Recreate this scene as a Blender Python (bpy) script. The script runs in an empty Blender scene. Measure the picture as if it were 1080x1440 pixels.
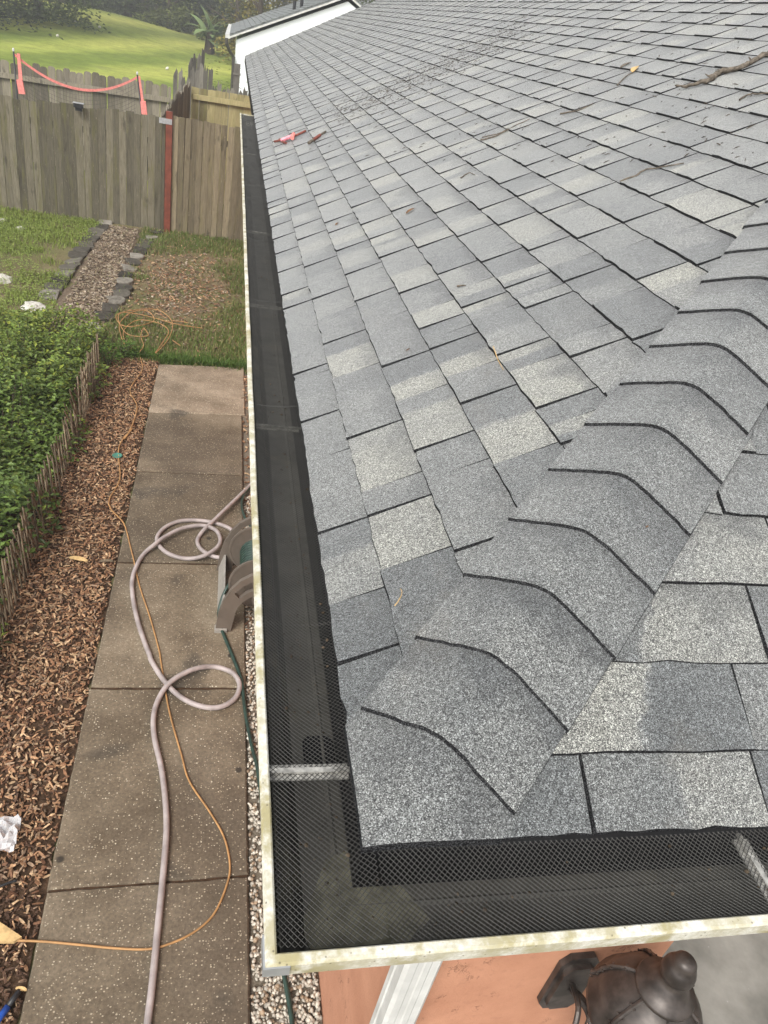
import bpy, math, random
import numpy as np
from mathutils import Vector, Matrix

random.seed(7)
rng = np.random.default_rng(11)
scene = bpy.context.scene
col = scene.collection
R = math.radians

# ------------------------------------------------------------------ camera
FPX = 1041.25                         # focal length in pixels of the 1080 x 1440 photograph
CAMR = np.array([[0.9705650964685164, -0.16167688361023344, 0.17850484257616656],
                 [-0.05847596346841019, 0.5608039530423129, 0.8258810374070568],
                 [0.23363209371466953, 0.812009551395917, -0.5348425312447592]])   # rows: right, up, forward
CAMC = np.array([-0.23247835, -0.55778516, 0.90404994])
TH = 0.5118908                        # roof pitch
TT, CT, ST = math.tan(TH), math.cos(TH), math.sin(TH)
cd = bpy.data.cameras.new('camera')
cam = bpy.data.objects.new('camera', cd)
col.objects.link(cam)
cd.sensor_fit = 'VERTICAL'
cd.sensor_height = 36.0
cd.lens = 36.0 * FPX / 1440.0
cd.clip_start = 0.05
cd.clip_end = 2000
r_, u_, f_ = CAMR
cam.matrix_world = Matrix(((r_[0], u_[0], -f_[0], CAMC[0]), (r_[1], u_[1], -f_[1], CAMC[1]),
                           (r_[2], u_[2], -f_[2], CAMC[2]), (0, 0, 0, 1)))
scene.camera = cam

# ------------------------------------------------------------------ world, sun, exposure
SUN_EL, SUN_AZ = R(46), R(-143)        # azimuth from +Y towards +X
world = bpy.data.worlds.new('World')
scene.world = world
world.use_nodes = True
wn = world.node_tree
wn.nodes.clear()
sky = wn.nodes.new('ShaderNodeTexSky')
sky.sky_type = 'NISHITA'
sky.sun_disc = False
sky.sun_elevation = SUN_EL
sky.sun_rotation = SUN_AZ
sky.air_density = 1.0
sky.dust_density = 4.0
sky.ozone_density = 1.0
hs = wn.nodes.new('ShaderNodeHueSaturation')
hs.inputs['Saturation'].default_value = 0.12
bg = wn.nodes.new('ShaderNodeBackground')
bg.inputs['Strength'].default_value = 0.15
wo = wn.nodes.new('ShaderNodeOutputWorld')
wn.links.new(sky.outputs[0], hs.inputs['Color'])
wn.links.new(hs.outputs[0], bg.inputs['Color'])
wn.links.new(bg.outputs[0], wo.inputs['Surface'])
sd = bpy.data.lights.new('sun', 'SUN')
sd.energy = 1.5
sd.angle = R(24)
sd.color = (1.0, 0.955, 0.87)
sun = bpy.data.objects.new('sun', sd)
col.objects.link(sun)
sdir = Vector((math.sin(SUN_AZ) * math.cos(SUN_EL), math.cos(SUN_AZ) * math.cos(SUN_EL), math.sin(SUN_EL)))
sun.rotation_euler = (-sdir).to_track_quat('-Z', 'Y').to_euler()
sun.location = (0, 0, 30)
scene.view_settings.view_transform = 'Standard'
scene.view_settings.look = 'None'
scene.view_settings.gamma = 1.0
scene.view_settings.use_curve_mapping = False
scene.view_settings.exposure = 0.75
scene.cycles.max_bounces = 6
scene.cycles.transparent_max_bounces = 12

# ------------------------------------------------------------------ photo pixel -> point helpers
G = -2.6                              # ground level (eave is z = 0)

def ray(x, y):
    return CAMR.T @ np.array([(x - 540) / FPX, (720 - y) / FPX, 1.0])

def onz(x, y, z=G):
    r = ray(x, y); return Vector(CAMC + r * (z - CAMC[2]) / r[2])

def ony(x, y, Y):
    r = ray(x, y); return Vector(CAMC + r * (Y - CAMC[1]) / r[1])

def onA(x, y, h=0.0):
    r = ray(x, y); t = (CAMC[0] * TT + h / CT - CAMC[2]) / (r[2] - r[0] * TT); return Vector(CAMC + r * t)

def onB(x, y, h=0.0):
    r = ray(x, y); t = (CAMC[1] * TT + h / CT - CAMC[2]) / (r[2] - r[1] * TT); return Vector(CAMC + r * t)

def sstep(a, b, x):
    t = min(1, max(0, (x - a) / (b - a))); return t * t * (3 - 2 * t)

def terrain(x, y):
    h = G + 1.05 * sstep(20, 66, y) + 0.55 * math.exp(-((x + 9.5) / 5) ** 2 - ((y - 56) / 9) ** 2)
    return h + 3.0 * sstep(66, 260, y)

def onterrain(x, y):
    r = ray(x, y); t = 5.0
    while t < 400:
        p = CAMC + r * t
        if p[2] < terrain(p[0], p[1]): break
        t += 0.1
    return Vector(p)

# ------------------------------------------------------------------ mesh builder
WL = {}                               # world location of every object built here

class MB:
    def __init__(s):
        s.v = []; s.f = []; s.c = []; s.u = []

    def add(s, vs, fs, c=(1, 1, 1, 1), uv=None):
        o = len(s.v)
        s.v.extend([tuple(p) for p in vs])
        s.f.extend([tuple(i + o for i in q) for q in fs])
        s.c.extend([c] * len(vs))
        s.u.extend(uv if uv else [(0, 0)] * len(vs))
        return s

    def box(s, c, size, rot=None, col=(1, 1, 1, 1)):
        hx, hy, hz = size[0] / 2, size[1] / 2, size[2] / 2
        vs = [Vector((x, y, z)) for x in (-hx, hx) for y in (-hy, hy) for z in (-hz, hz)]
        if rot is not None: vs = [rot @ p for p in vs]
        c = Vector(c)
        return s.add([p + c for p in vs], [(0, 1, 3, 2), (4, 6, 7, 5), (0, 4, 5, 1), (2, 3, 7, 6), (0, 2, 6, 4), (1, 5, 7, 3)], col)

    def span(s, lo, hi, col=(1, 1, 1, 1)):
        lo, hi = Vector(lo), Vector(hi)
        return s.box((lo + hi) / 2, hi - lo, None, col)

    def tube(s, pts, rad, n=8, cap=True, col=(1, 1, 1, 1)):
        pts = [Vector(p) for p in pts]
        if not hasattr(rad, '__len__'): rad = [rad] * len(pts)
        vs = []; fs = []; up = Vector((0.13, 0.21, 0.97))
        for i, p in enumerate(pts):
            d = (pts[min(i + 1, len(pts) - 1)] - pts[max(i - 1, 0)])
            d = d.normalized() if d.length > 1e-9 else Vector((0, 0, 1))
            a = d.cross(up)
            if a.length < 0.05: a = d.cross(Vector((1, 0, 0)))
            a.normalize(); b = a.cross(d)
            for k in range(n):
                t = 2 * math.pi * k / n
                vs.append(p + (a * math.cos(t) + b * math.sin(t)) * rad[i])
        for i in range(len(pts) - 1):
            for k in range(n):
                fs.append((i * n + k, i * n + (k + 1) % n, (i + 1) * n + (k + 1) % n, (i + 1) * n + k))
        if cap:
            fs.append(tuple(range(n))[::-1]); fs.append(tuple((len(pts) - 1) * n + k for k in range(n)))
        return s.add(vs, fs, col)

    def lathe(s, c, prof, n=24, axis=None, col=(1, 1, 1, 1), close=False):
        """prof: (radius, height) pairs about an axis through c."""
        M = Matrix.Identity(3)
        if axis is not None: M = Vector((0, 0, 1)).rotation_difference(Vector(axis)).to_matrix()
        c = Vector(c); vs = []; fs = []; m = len(prof)
        for rr, h in prof:
            for k in range(n):
                t = 2 * math.pi * k / n
                vs.append(c + M @ Vector((rr * math.cos(t), rr * math.sin(t), h)))
        for i in range(m if close else m - 1):
            for k in range(n):
                j = (i + 1) % m
                fs.append((i * n + k, i * n + (k + 1) % n, j * n + (k + 1) % n, j * n + k))
        if not close:
            if prof[0][0] > 1e-6: fs.append(tuple(range(n))[::-1])
            if prof[-1][0] > 1e-6: fs.append(tuple((m - 1) * n + k for k in range(n)))
        return s.add(vs, fs, col)

    def prism(s, poly, off, col=(1, 1, 1, 1)):
        """polygon (list of Vectors) extruded by off."""
        poly = [Vector(p) for p in poly]; off = Vector(off); n = len(poly)
        vs = poly + [p + off for p in poly]
        fs = [tuple(range(n))[::-1], tuple(range(n, 2 * n))] + [(i, (i + 1) % n, n + (i + 1) % n, n + i) for i in range(n)]
        return s.add(vs, fs, col)

    def mesh(s, name, origin):
        me = bpy.data.meshes.new(name)
        o = Vector(origin)
        me.from_pydata([(p[0] - o.x, p[1] - o.y, p[2] - o.z) for p in s.v], [], s.f)
        if s.c:
            a = me.attributes.new('tint', 'FLOAT_COLOR', 'POINT')
            a.data.foreach_set('color', np.array(s.c, dtype=np.float32).ravel())
        if any(t != (0, 0) for t in s.u[:40]):
            ul = me.uv_layers.new(name='UVMap')
            li = np.zeros(len(me.loops), dtype=np.int32); me.loops.foreach_get('vertex_index', li)
            ul.data.foreach_set('uv', np.array(s.u, dtype=np.float32)[li].ravel())
        return me

    def build(s, name, mat, parent=None, label=None, cat=None, group=None, kind=None, smooth=False, origin=None):
        if origin is None:
            if parent is not None: origin = WL[parent.name]
            else:
                a = np.array(s.v); origin = Vector(((a[:, 0].min() + a[:, 0].max()) / 2, (a[:, 1].min() + a[:, 1].max()) / 2, a[:, 2].min()))
        origin = Vector(origin)
        me = s.mesh(name, origin)
        me.materials.append(mat)
        if smooth: me.shade_smooth()
        return link(bpy.data.objects.new(name, me), origin, parent, label, cat, group, kind)

def link(o, origin, parent=None, label=None, cat=None, group=None, kind=None):
    col.objects.link(o)
    origin = Vector(origin)
    if parent is not None:
        o.parent = parent
        o.location = origin - WL[parent.name]
    else:
        o.location = origin
    WL[o.name] = origin.copy()
    if label: o['label'] = label
    if cat: o['category'] = cat
    if group: o['group'] = group
    if kind: o['kind'] = kind
    return o

def thing(name, loc, label, cat, group=None):
    e = bpy.data.objects.new(name, None)
    e.empty_display_size = 0.1
    return link(e, loc, None, label, cat, group)

def spline(pts, n=8):
    pts = [Vector(p) for p in pts]; out = []
    for i in range(len(pts) - 1):
        p0, p1, p2, p3 = pts[max(i - 1, 0)], pts[i], pts[i + 1], pts[min(i + 2, len(pts) - 1)]
        for k in range(n):
            t = k / n
            out.append(0.5 * ((2 * p1) + (p2 - p0) * t + (2 * p0 - 5 * p1 + 4 * p2 - p3) * t * t + (3 * p1 - p0 - 3 * p2 + p3) * t ** 3))
    out.append(pts[-1])
    return out

# ------------------------------------------------------------------ materials
class NT:
    def __init__(s, name):
        s.m = bpy.data.materials.new(name); s.m.use_nodes = True
        s.t = s.m.node_tree; s.b = s.t.nodes['Principled BSDF']; s.out = s.t.nodes['Material Output']
        s.pos = None

    def n(s, typ, **k):
        nd = s.t.nodes.new(typ)
        for a, v in k.items(): setattr(nd, a, v)
        return nd

    def put(s, sock, v):
        if hasattr(v, 'links'): s.t.links.new(v, sock)
        elif isinstance(v, (tuple, list)) and len(v) == 3 and sock.type == 'RGBA': sock.default_value = (*v, 1)
        else: sock.default_value = v

    def P(s):
        if s.pos is None: s.pos = s.n('ShaderNodeNewGeometry').outputs['Position']
        return s.pos

    def vec(s, scale=(1, 1, 1), src=None, rot=(0, 0, 0)):
        m = s.n('ShaderNodeMapping'); s.put(m.inputs[0], src if src is not None else s.P())
        m.inputs['Scale'].default_value = scale; m.inputs['Rotation'].default_value = rot
        return m.outputs[0]

    def noise(s, scale, detail=3, rough=0.55, vec=None, out=0):
        nd = s.n('ShaderNodeTexNoise'); s.put(nd.inputs['Vector'], vec if vec is not None else s.P())
        nd.inputs['Scale'].default_value = scale; nd.inputs['Detail'].default_value = detail; nd.inputs['Roughness'].default_value = rough
        return nd.outputs[out]

    def voro(s, scale, vec=None, out='Distance', feature='F1', rnd=1.0):
        nd = s.n('ShaderNodeTexVoronoi', feature=feature); s.put(nd.inputs['Vector'], vec if vec is not None else s.P())
        nd.inputs['Scale'].default_value = scale; nd.inputs['Randomness'].default_value = rnd
        return nd.outputs[out]

    def math(s, op, a, b=0.0, c=None, clamp=False):
        nd = s.n('ShaderNodeMath', operation=op, use_clamp=clamp)
        s.put(nd.inputs[0], a); s.put(nd.inputs[1], b)
        if c is not None: s.put(nd.inputs[2], c)
        return nd.outputs[0]

    def rng(s, v, a, b, c=0.0, d=1.0, smooth=True):
        nd = s.n('ShaderNodeMapRange', interpolation_type='SMOOTHSTEP' if smooth else 'LINEAR')
        s.put(nd.inputs[0], v)
        for i, q in enumerate((a, b, c, d)): s.put(nd.inputs[i + 1], q)
        return nd.outputs[0]

    def mix(s, f, a, b, mode='MIX'):
        nd = s.n('ShaderNodeMix', data_type='RGBA', blend_type=mode)
        s.put(nd.inputs[0], f); s.put(nd.inputs[6], a); s.put(nd.inputs[7], b)
        return nd.outputs[2]

    def ramp(s, f, stops):
        nd = s.n('ShaderNodeValToRGB'); s.put(nd.inputs[0], f)
        e = nd.color_ramp.elements
        while len(e) < len(stops): e.new(0.5)
        for q, (p, c) in zip(e, stops): q.position = p; q.color = (*c, 1)
        return nd.outputs[0]

    def attr(s, name='tint', out='Color'):
        return s.n('ShaderNodeAttribute', attribute_name=name).outputs[out]

    def grey(s, v):
        nd = s.n('ShaderNodeCombineColor'); [s.put(nd.inputs[i], v) for i in range(3)]
        return nd.outputs[0]

    def bump(s, h, strength=0.3, dist=0.01):
        nd = s.n('ShaderNodeBump'); nd.inputs['Strength'].default_value = strength; nd.inputs['Distance'].default_value = dist
        s.put(nd.inputs['Height'], h); s.put(s.b.inputs['Normal'], nd.outputs[0]); return s

    def base(s, c, rough=0.8, spec=0.3, metal=0.0):
        s.put(s.b.inputs['Base Color'], c); s.put(s.b.inputs['Roughness'], rough)
        s.put(s.b.inputs['Specular IOR Level'], spec); s.put(s.b.inputs['Metallic'], metal); return s

def simple(name, c, rough=0.6, spec=0.4, metal=0.0, var=0.12, scale=30, bump=0.05):
    t = NT(name)
    n = t.noise(scale, 4)
    cc = t.mix(t.rng(n, 0.3, 0.7), tuple(x * (1 - var) for x in c), tuple(min(1, x * (1 + var)) for x in c))
    t.base(cc, rough, spec, metal)
    if bump: t.bump(n, bump, 0.003)
    return t.m

def m_shingle():
    t = NT('shingle_granules')
    at = t.n('ShaderNodeAttribute', attribute_name='tint')
    sp = t.n('ShaderNodeSeparateColor'); t.put(sp.inputs[0], at.outputs['Color'])
    uvn = t.n('ShaderNodeUVMap'); uvn.uv_map = 'UVMap'
    us = t.n('ShaderNodeSeparateXYZ'); t.put(us.inputs[0], uvn.outputs[0])
    n1 = t.noise(34, 4, 0.7)
    uu = t.math('ADD', us.outputs[0], t.math('MULTIPLY', t.math('SUBTRACT', n1, 0.5), 0.16))
    side = t.rng(t.math('SUBTRACT', uu, sp.outputs[2]), -0.03, 0.03)
    tone = t.math('ADD', t.math('MULTIPLY', sp.outputs[0], t.math('SUBTRACT', 1.0, side)), t.math('MULTIPLY', sp.outputs[1], side))
    tone = t.math('ADD', t.math('SUBTRACT', tone, 0.02), t.math('MULTIPLY', t.math('SUBTRACT', t.noise(9, 4, 0.6), 0.5), 0.35))
    c = t.ramp(tone, [(0.0, (0.052, 0.057, 0.060)), (0.3, (0.104, 0.111, 0.113)), (0.55, (0.170, 0.175, 0.170)), (0.8, (0.240, 0.241, 0.216)), (1.0, (0.288, 0.284, 0.238))])
    # printed dark band at a tab's head; on hip caps also occlusion painted in
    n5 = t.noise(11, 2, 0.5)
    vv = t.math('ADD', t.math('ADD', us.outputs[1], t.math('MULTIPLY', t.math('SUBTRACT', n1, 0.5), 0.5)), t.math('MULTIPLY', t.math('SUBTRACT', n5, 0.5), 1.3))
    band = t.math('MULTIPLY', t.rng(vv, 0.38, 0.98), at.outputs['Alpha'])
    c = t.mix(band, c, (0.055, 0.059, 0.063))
    # single granules: pale, mid and black grains
    g = t.n('ShaderNodeTexVoronoi'); t.put(g.inputs['Vector'], t.P()); g.inputs['Scale'].default_value = 720
    gs = t.n('ShaderNodeSeparateColor'); t.put(gs.inputs[0], g.outputs['Color'])
    k = t.ramp(gs.outputs[0], [(0.0, (0.08, 0.08, 0.085)), (0.28, (0.28, 0.28, 0.29)), (0.5, (0.8, 0.8, 0.8)), (0.8, (1.3, 1.3, 1.28)), (1.0, (2.8, 2.8, 2.8))])
    c = t.mix(1.0, c, k, 'MULTIPLY')
    clump = t.rng(t.noise(150, 3, 0.7), 0.3, 0.7, 0.72, 1.28)
    c = t.mix(1.0, c, t.grey(clump), 'MULTIPLY')
    c = t.mix(t.rng(t.noise(3.1, 5, 0.7), 0.56, 0.8, 0, 0.4), c, (0.17, 0.15, 0.12))
    face = t.rng(us.outputs[1], -0.6, -0.4, 0, 1)
    c = t.mix(face, t.mix(t.rng(gs.outputs[2], .55, .9), (0.014, 0.014, 0.015), (0.075, 0.077, 0.08)), c)   # raw asphalt on the cut edge
    t.base(c, 0.6, t.math('MULTIPLY', face, 0.5))
    t.put(t.b.inputs['Sheen Weight'], t.math('MULTIPLY', face, 1.0))
    t.b.inputs['Sheen Roughness'].default_value = 0.34
    t.bump(t.math('ADD', gs.outputs[1], t.math('MULTIPLY', t.noise(60, 3), 1.4)), 0.55, 0.0016)
    return t.m

def m_gutter():
    t = NT('stained_white_gutter')
    n = t.noise(24, 6, 0.68); n2 = t.noise(150, 4, 0.7); n3 = t.noise(7, 3)
    c = t.ramp(n2, [(0.3, (0.50, 0.48, 0.41)), (0.6, (0.70, 0.69, 0.63))])
    f = t.math('MULTIPLY', t.rng(n, 0.36, 0.6), t.rng(n3, 0.3, 0.6, 0.4, 1.0))
    c = t.mix(t.math('MULTIPLY', f, 0.95), c, t.mix(n2, (0.42, 0.37, 0.19), (0.25, 0.22, 0.12)))
    c = t.mix(t.rng(t.voro(70), 0.05, 0.14, 0.75, 0), c, (0.10, 0.085, 0.05))
    t.base(c, 0.55, 0.35).bump(n2, 0.25, 0.002)
    return t.m

def m_trough():
    t = NT('dirty_aluminium_trough')
    n = t.noise(40, 6, 0.7); n2 = t.noise(9, 4, 0.6)
    c = t.ramp(n, [(0.25, (0.010, 0.0095, 0.009)), (0.55, (0.038, 0.036, 0.032)), (0.85, (0.095, 0.09, 0.078))])
    xyz = t.n('ShaderNodeSeparateXYZ'); t.put(xyz.inputs[0], t.P())
    c = t.mix(t.rng(n2, 0.5, 0.7, 0, .7), c, (0.11, 0.10, 0.07))
    floor_light = t.math('MULTIPLY', t.rng(xyz.outputs[2], -0.1135, -0.1155), t.rng(t.noise(14, 5, 0.7), 0.3, 0.65, 0.25, 1.0))
    c = t.mix(floor_light, c, (0.078, 0.075, 0.066))     # trough floor painted paler for the extra light it catches
    t.base(c, 0.6, 0.2, 0.0).bump(n, 0.2, 0.002)
    return t.m

def m_stucco():
    t = NT('terracotta_stucco')
    n = t.noise(5, 5, 0.6); st = t.noise(14, 5, 0.65, t.vec((1, 1, 0.6)))
    c = t.ramp(n, [(0.3, (0.43, 0.205, 0.125)), (0.7, (0.54, 0.275, 0.175))])
    crack = t.rng(t.math('ABSOLUTE', t.math('SUBTRACT', st, 0.5)), 0.0, 0.012, 1, 0)
    crack = t.math('MULTIPLY', crack, t.rng(t.noise(4.2, 2), 0.58, 0.64))
    c = t.mix(t.math('MULTIPLY', crack, 0.75), c, (0.15, 0.07, 0.045))
    c = t.mix(t.rng(t.noise(30, 4), 0.55, 0.8, 0, 0.35), c, (0.34, 0.16, 0.10))
    t.base(c, 0.85, 0.25)
    t.bump(t.math('SUBTRACT', t.noise(70, 5, 0.7), t.math('MULTIPLY', crack, 1.2)), 0.5, 0.006)
    return t.m

def m_walk():
    t = NT('exposed_aggregate_concrete')
    oi = t.n('ShaderNodeObjectInfo')
    n = t.noise(2.6, 5, 0.62); n2 = t.noise(60, 4, 0.7); n3 = t.noise(0.9, 4, 0.6)
    c = t.ramp(n, [(0.28, (0.088, 0.066, 0.043)), (0.5, (0.155, 0.122, 0.084)), (0.74, (0.24, 0.195, 0.14))])
    c = t.mix(1.0, c, t.attr(), 'MULTIPLY')
    c = t.mix(t.rng(n3, 0.44, 0.64, 0, 0.75), c, (0.085, 0.066, 0.047))
    c = t.mix(t.rng(t.noise(1.9, 3, 0.5, t.vec((1, 1, 1), None, (0, 0, 1))), 0.60, 0.68, 0, 0.75), c, (0.055, 0.047, 0.037))
    c = t.mix(1.0, c, t.grey(t.rng(n2, 0.3, 0.7, 0.75, 1.22)), 'MULTIPLY')
    v = t.n('ShaderNodeTexVoronoi'); t.put(v.inputs['Vector'], t.vec((1, 1.25, 1))); v.inputs['Scale'].default_value = 78
    vs = t.n('ShaderNodeSeparateColor'); t.put(vs.inputs[0], v.outputs['Color'])
    size = t.rng(vs.outputs[1], 0, 1, 0.08, 0.36, False)
    chip = t.math('MULTIPLY', t.math('LESS_THAN', v.outputs['Distance'], size), t.rng(vs.outputs[0], 0.40, 0.45))
    c = t.mix(t.math('MULTIPLY', chip, t.rng(t.noise(5, 2), 0.2, 0.5, 0.5, 1.0)), c, t.mix(vs.outputs[2], (0.28, 0.23, 0.16), (0.6, 0.54, 0.43)))
    c = t.mix(t.rng(t.voro(2.3, t.vec((1, 1, 1), None, (0, 0, .6))), 0.03, 0.055, 0.9, 0), c, (0.03, 0.025, 0.02))
    t.base(c, 0.85, 0.3).bump(t.math('ADD', n2, t.math('MULTIPLY', chip, 0.4)), 0.35, 0.004)
    return t.m

def m_porch():
    t = NT('grey_porch_concrete')
    n = t.noise(3, 5, 0.6); n2 = t.noise(90, 3)
    c = t.ramp(n, [(0.3, (0.14, 0.135, 0.12)), (0.7, (0.33, 0.315, 0.285))])
    c = t.mix(t.rng(t.voro(16), 0.04, 0.08, 0.6, 0), c, (0.4, 0.39, 0.36))
    t.base(c, 0.8, 0.3).bump(n2, 0.2, 0.003)
    return t.m

def m_ground():
    t = NT('lawn_and_field')
    xyz = t.n('ShaderNodeSeparateXYZ'); t.put(xyz.inputs[0], t.P())
    n = t.noise(1.3, 5, 0.65); nf = t.noise(40, 4, 0.7)
    near = t.ramp(n, [(0.36, (0.19, 0.145, 0.095)), (0.5, (0.15, 0.13, 0.065)), (0.7, (0.11, 0.135, 0.045))])
    band = t.noise(0.16, 3, 0.5, t.vec((0.55, 1.8, 1)))
    mow = t.n('ShaderNodeTexWave', wave_type='BANDS', bands_direction='X'); t.put(mow.inputs['Vector'], t.vec((1, 0.35, 1), None, (0, 0, 0.9)))
    mow.inputs['Scale'].default_value = 0.09; mow.inputs['Distortion'].default_value = 2.2; mow.inputs['Detail'].default_value = 2
    far = t.ramp(t.math('ADD', t.math('MULTIPLY', band, 0.62), t.math('MULTIPLY', mow.outputs['Fac'], 0.34)), [(0.3, (0.15, 0.195, 0.035)), (0.5, (0.26, 0.30, 0.06)), (0.7, (0.37, 0.385, 0.09))])
    far = t.mix(t.rng(t.noise(0.35, 4, 0.7), 0.55, 0.75, 0, 0.45), far, (0.20, 0.20, 0.075))
    far = t.mix(t.rng(xyz.outputs[1], 44, 60, 0, 0.35), far, (0.2, 0.185, 0.075))
    far = t.mix(1.0, far, t.grey(t.rng(t.noise(1.6, 5, 0.75), 0.25, 0.75, 0.72, 1.26)), 'MULTIPLY')
    c = t.mix(t.rng(xyz.outputs[1], 14, 19), near, far)
    c = t.mix(1.0, c, t.grey(t.rng(nf, 0.25, 0.75, 0.7, 1.3)), 'MULTIPLY')
    t.base(c, 0.95, 0.1).bump(nf, 0.6, 0.02)
    return t.m

def m_soil(name, a, b, scale=30):
    t = NT(name)
    n = t.noise(scale, 6, 0.7)
    c = t.ramp(n, [(0.3, a), (0.7, b)])
    t.base(c, 0.95, 0.15).bump(n, 0.8, 0.012)
    return t.m

def m_stone():
    t = NT('edging_concrete')
    oi = t.n('ShaderNodeObjectInfo'); n = t.noise(16, 6, 0.7)
    c = t.ramp(t.math('ADD', t.math('MULTIPLY', n, .6), t.math('MULTIPLY', oi.outputs['Random'], .5)), [(0.3, (0.035, 0.031, 0.026)), (0.6, (0.11, 0.10, 0.082)), (0.95, (0.36, 0.335, 0.29))])
    t.base(c, 0.95, 0.15).bump(n, 0.8, 0.012)
    return t.m

def m_tint(name, rough=0.8, spec=0.25, var=0.25, scale=60, transl=0.0, bump=0.2):
    """colour comes from each piece's own tint attribute, with grain on top."""
    t = NT(name)
    n = t.noise(scale, 4, 0.65)
    c = t.mix(1.0, t.attr(), t.grey(t.rng(n, 0.3, 0.7, 1 - var, 1 + var)), 'MULTIPLY')
    t.base(c, rough, spec)
    if bump: t.bump(n, bump, 0.004)
    if transl:
        tr = t.n('ShaderNodeBsdfTranslucent'); t.put(tr.inputs[0], c)
        mx = t.n('ShaderNodeMixShader'); mx.inputs[0].default_value = transl
        t.t.links.new(t.b.outputs[0], mx.inputs[1]); t.t.links.new(tr.outputs[0], mx.inputs[2]); t.t.links.new(mx.outputs[0], t.out.inputs[0])
    return t.m

def m_wood(name, lo, hi, moss=(0.19, 0.18, 0.06), mossamt=0.4):
    t = NT(name)
    oi = t.n('ShaderNodeObjectInfo')
    off = t.n('ShaderNodeVectorMath', operation='ADD'); t.put(off.inputs[0], t.P())
    cmb = t.n('ShaderNodeCombineXYZ'); t.put(cmb.inputs[2], t.math('MULTIPLY', oi.outputs['Random'], 37.0)); t.put(off.inputs[1], cmb.outputs[0])
    g = t.noise(9, 5, 0.7, t.vec((7, 7, 0.55), off.outputs[0]))
    st = t.noise(3.3, 4, 0.6, t.vec((4, 4, 0.5), off.outputs[0]))
    c = t.ramp(g, [(0.25, lo), (0.75, hi)])
    c = t.mix(1.0, c, t.grey(t.rng(oi.outputs['Random'], 0, 1, 0.58, 1.35, False)), 'MULTIPLY')
    c = t.mix(t.rng(st, 0.5, 0.7, 0, mossamt), c, moss)
    c = t.mix(t.rng(t.noise(5, 3, 0.5, t.vec((3, 3, 0.7), off.outputs[0])), 0.6, 0.72, 0, 0.6), c, tuple(x * 0.45 for x in lo))
    pale = t.rng(t.noise(26, 4, 0.7, t.vec((2, 2, 0.5), off.outputs[0])), 0.62, 0.72, 0, 0.5)
    c = t.mix(pale, c, tuple(min(1, x * 1.6) for x in hi))
    t.base(c, 0.9, 0.2).bump(g, 0.4, 0.006)
    return t.m

def m_housewall():
    t = NT('white_painted_wall')
    n = t.noise(2, 4, 0.6)
    c = t.mix(t.rng(n, 0.5, 0.75, 0, 0.5), (0.84, 0.87, 0.92), (0.74, 0.78, 0.84))
    t.base(c, 0.7, 0.3).bump(t.noise(60, 3), 0.1, 0.004)
    return t.m

def m_glass():
    t = NT('clear_glass'); t.base((0.9, 0.92, 0.9), 0.08, 0.5)
    t.b.inputs['Transmission Weight'].default_value = 0.9
    return t.m

def m_film():
    t = NT('clear_plastic_film'); t.base((0.8, 0.8, 0.82), 0.25, 0.5)
    t.b.inputs['Alpha'].default_value = 0.55
    t.bump(t.noise(40, 3), 0.4, 0.01)
    return t.m

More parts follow.
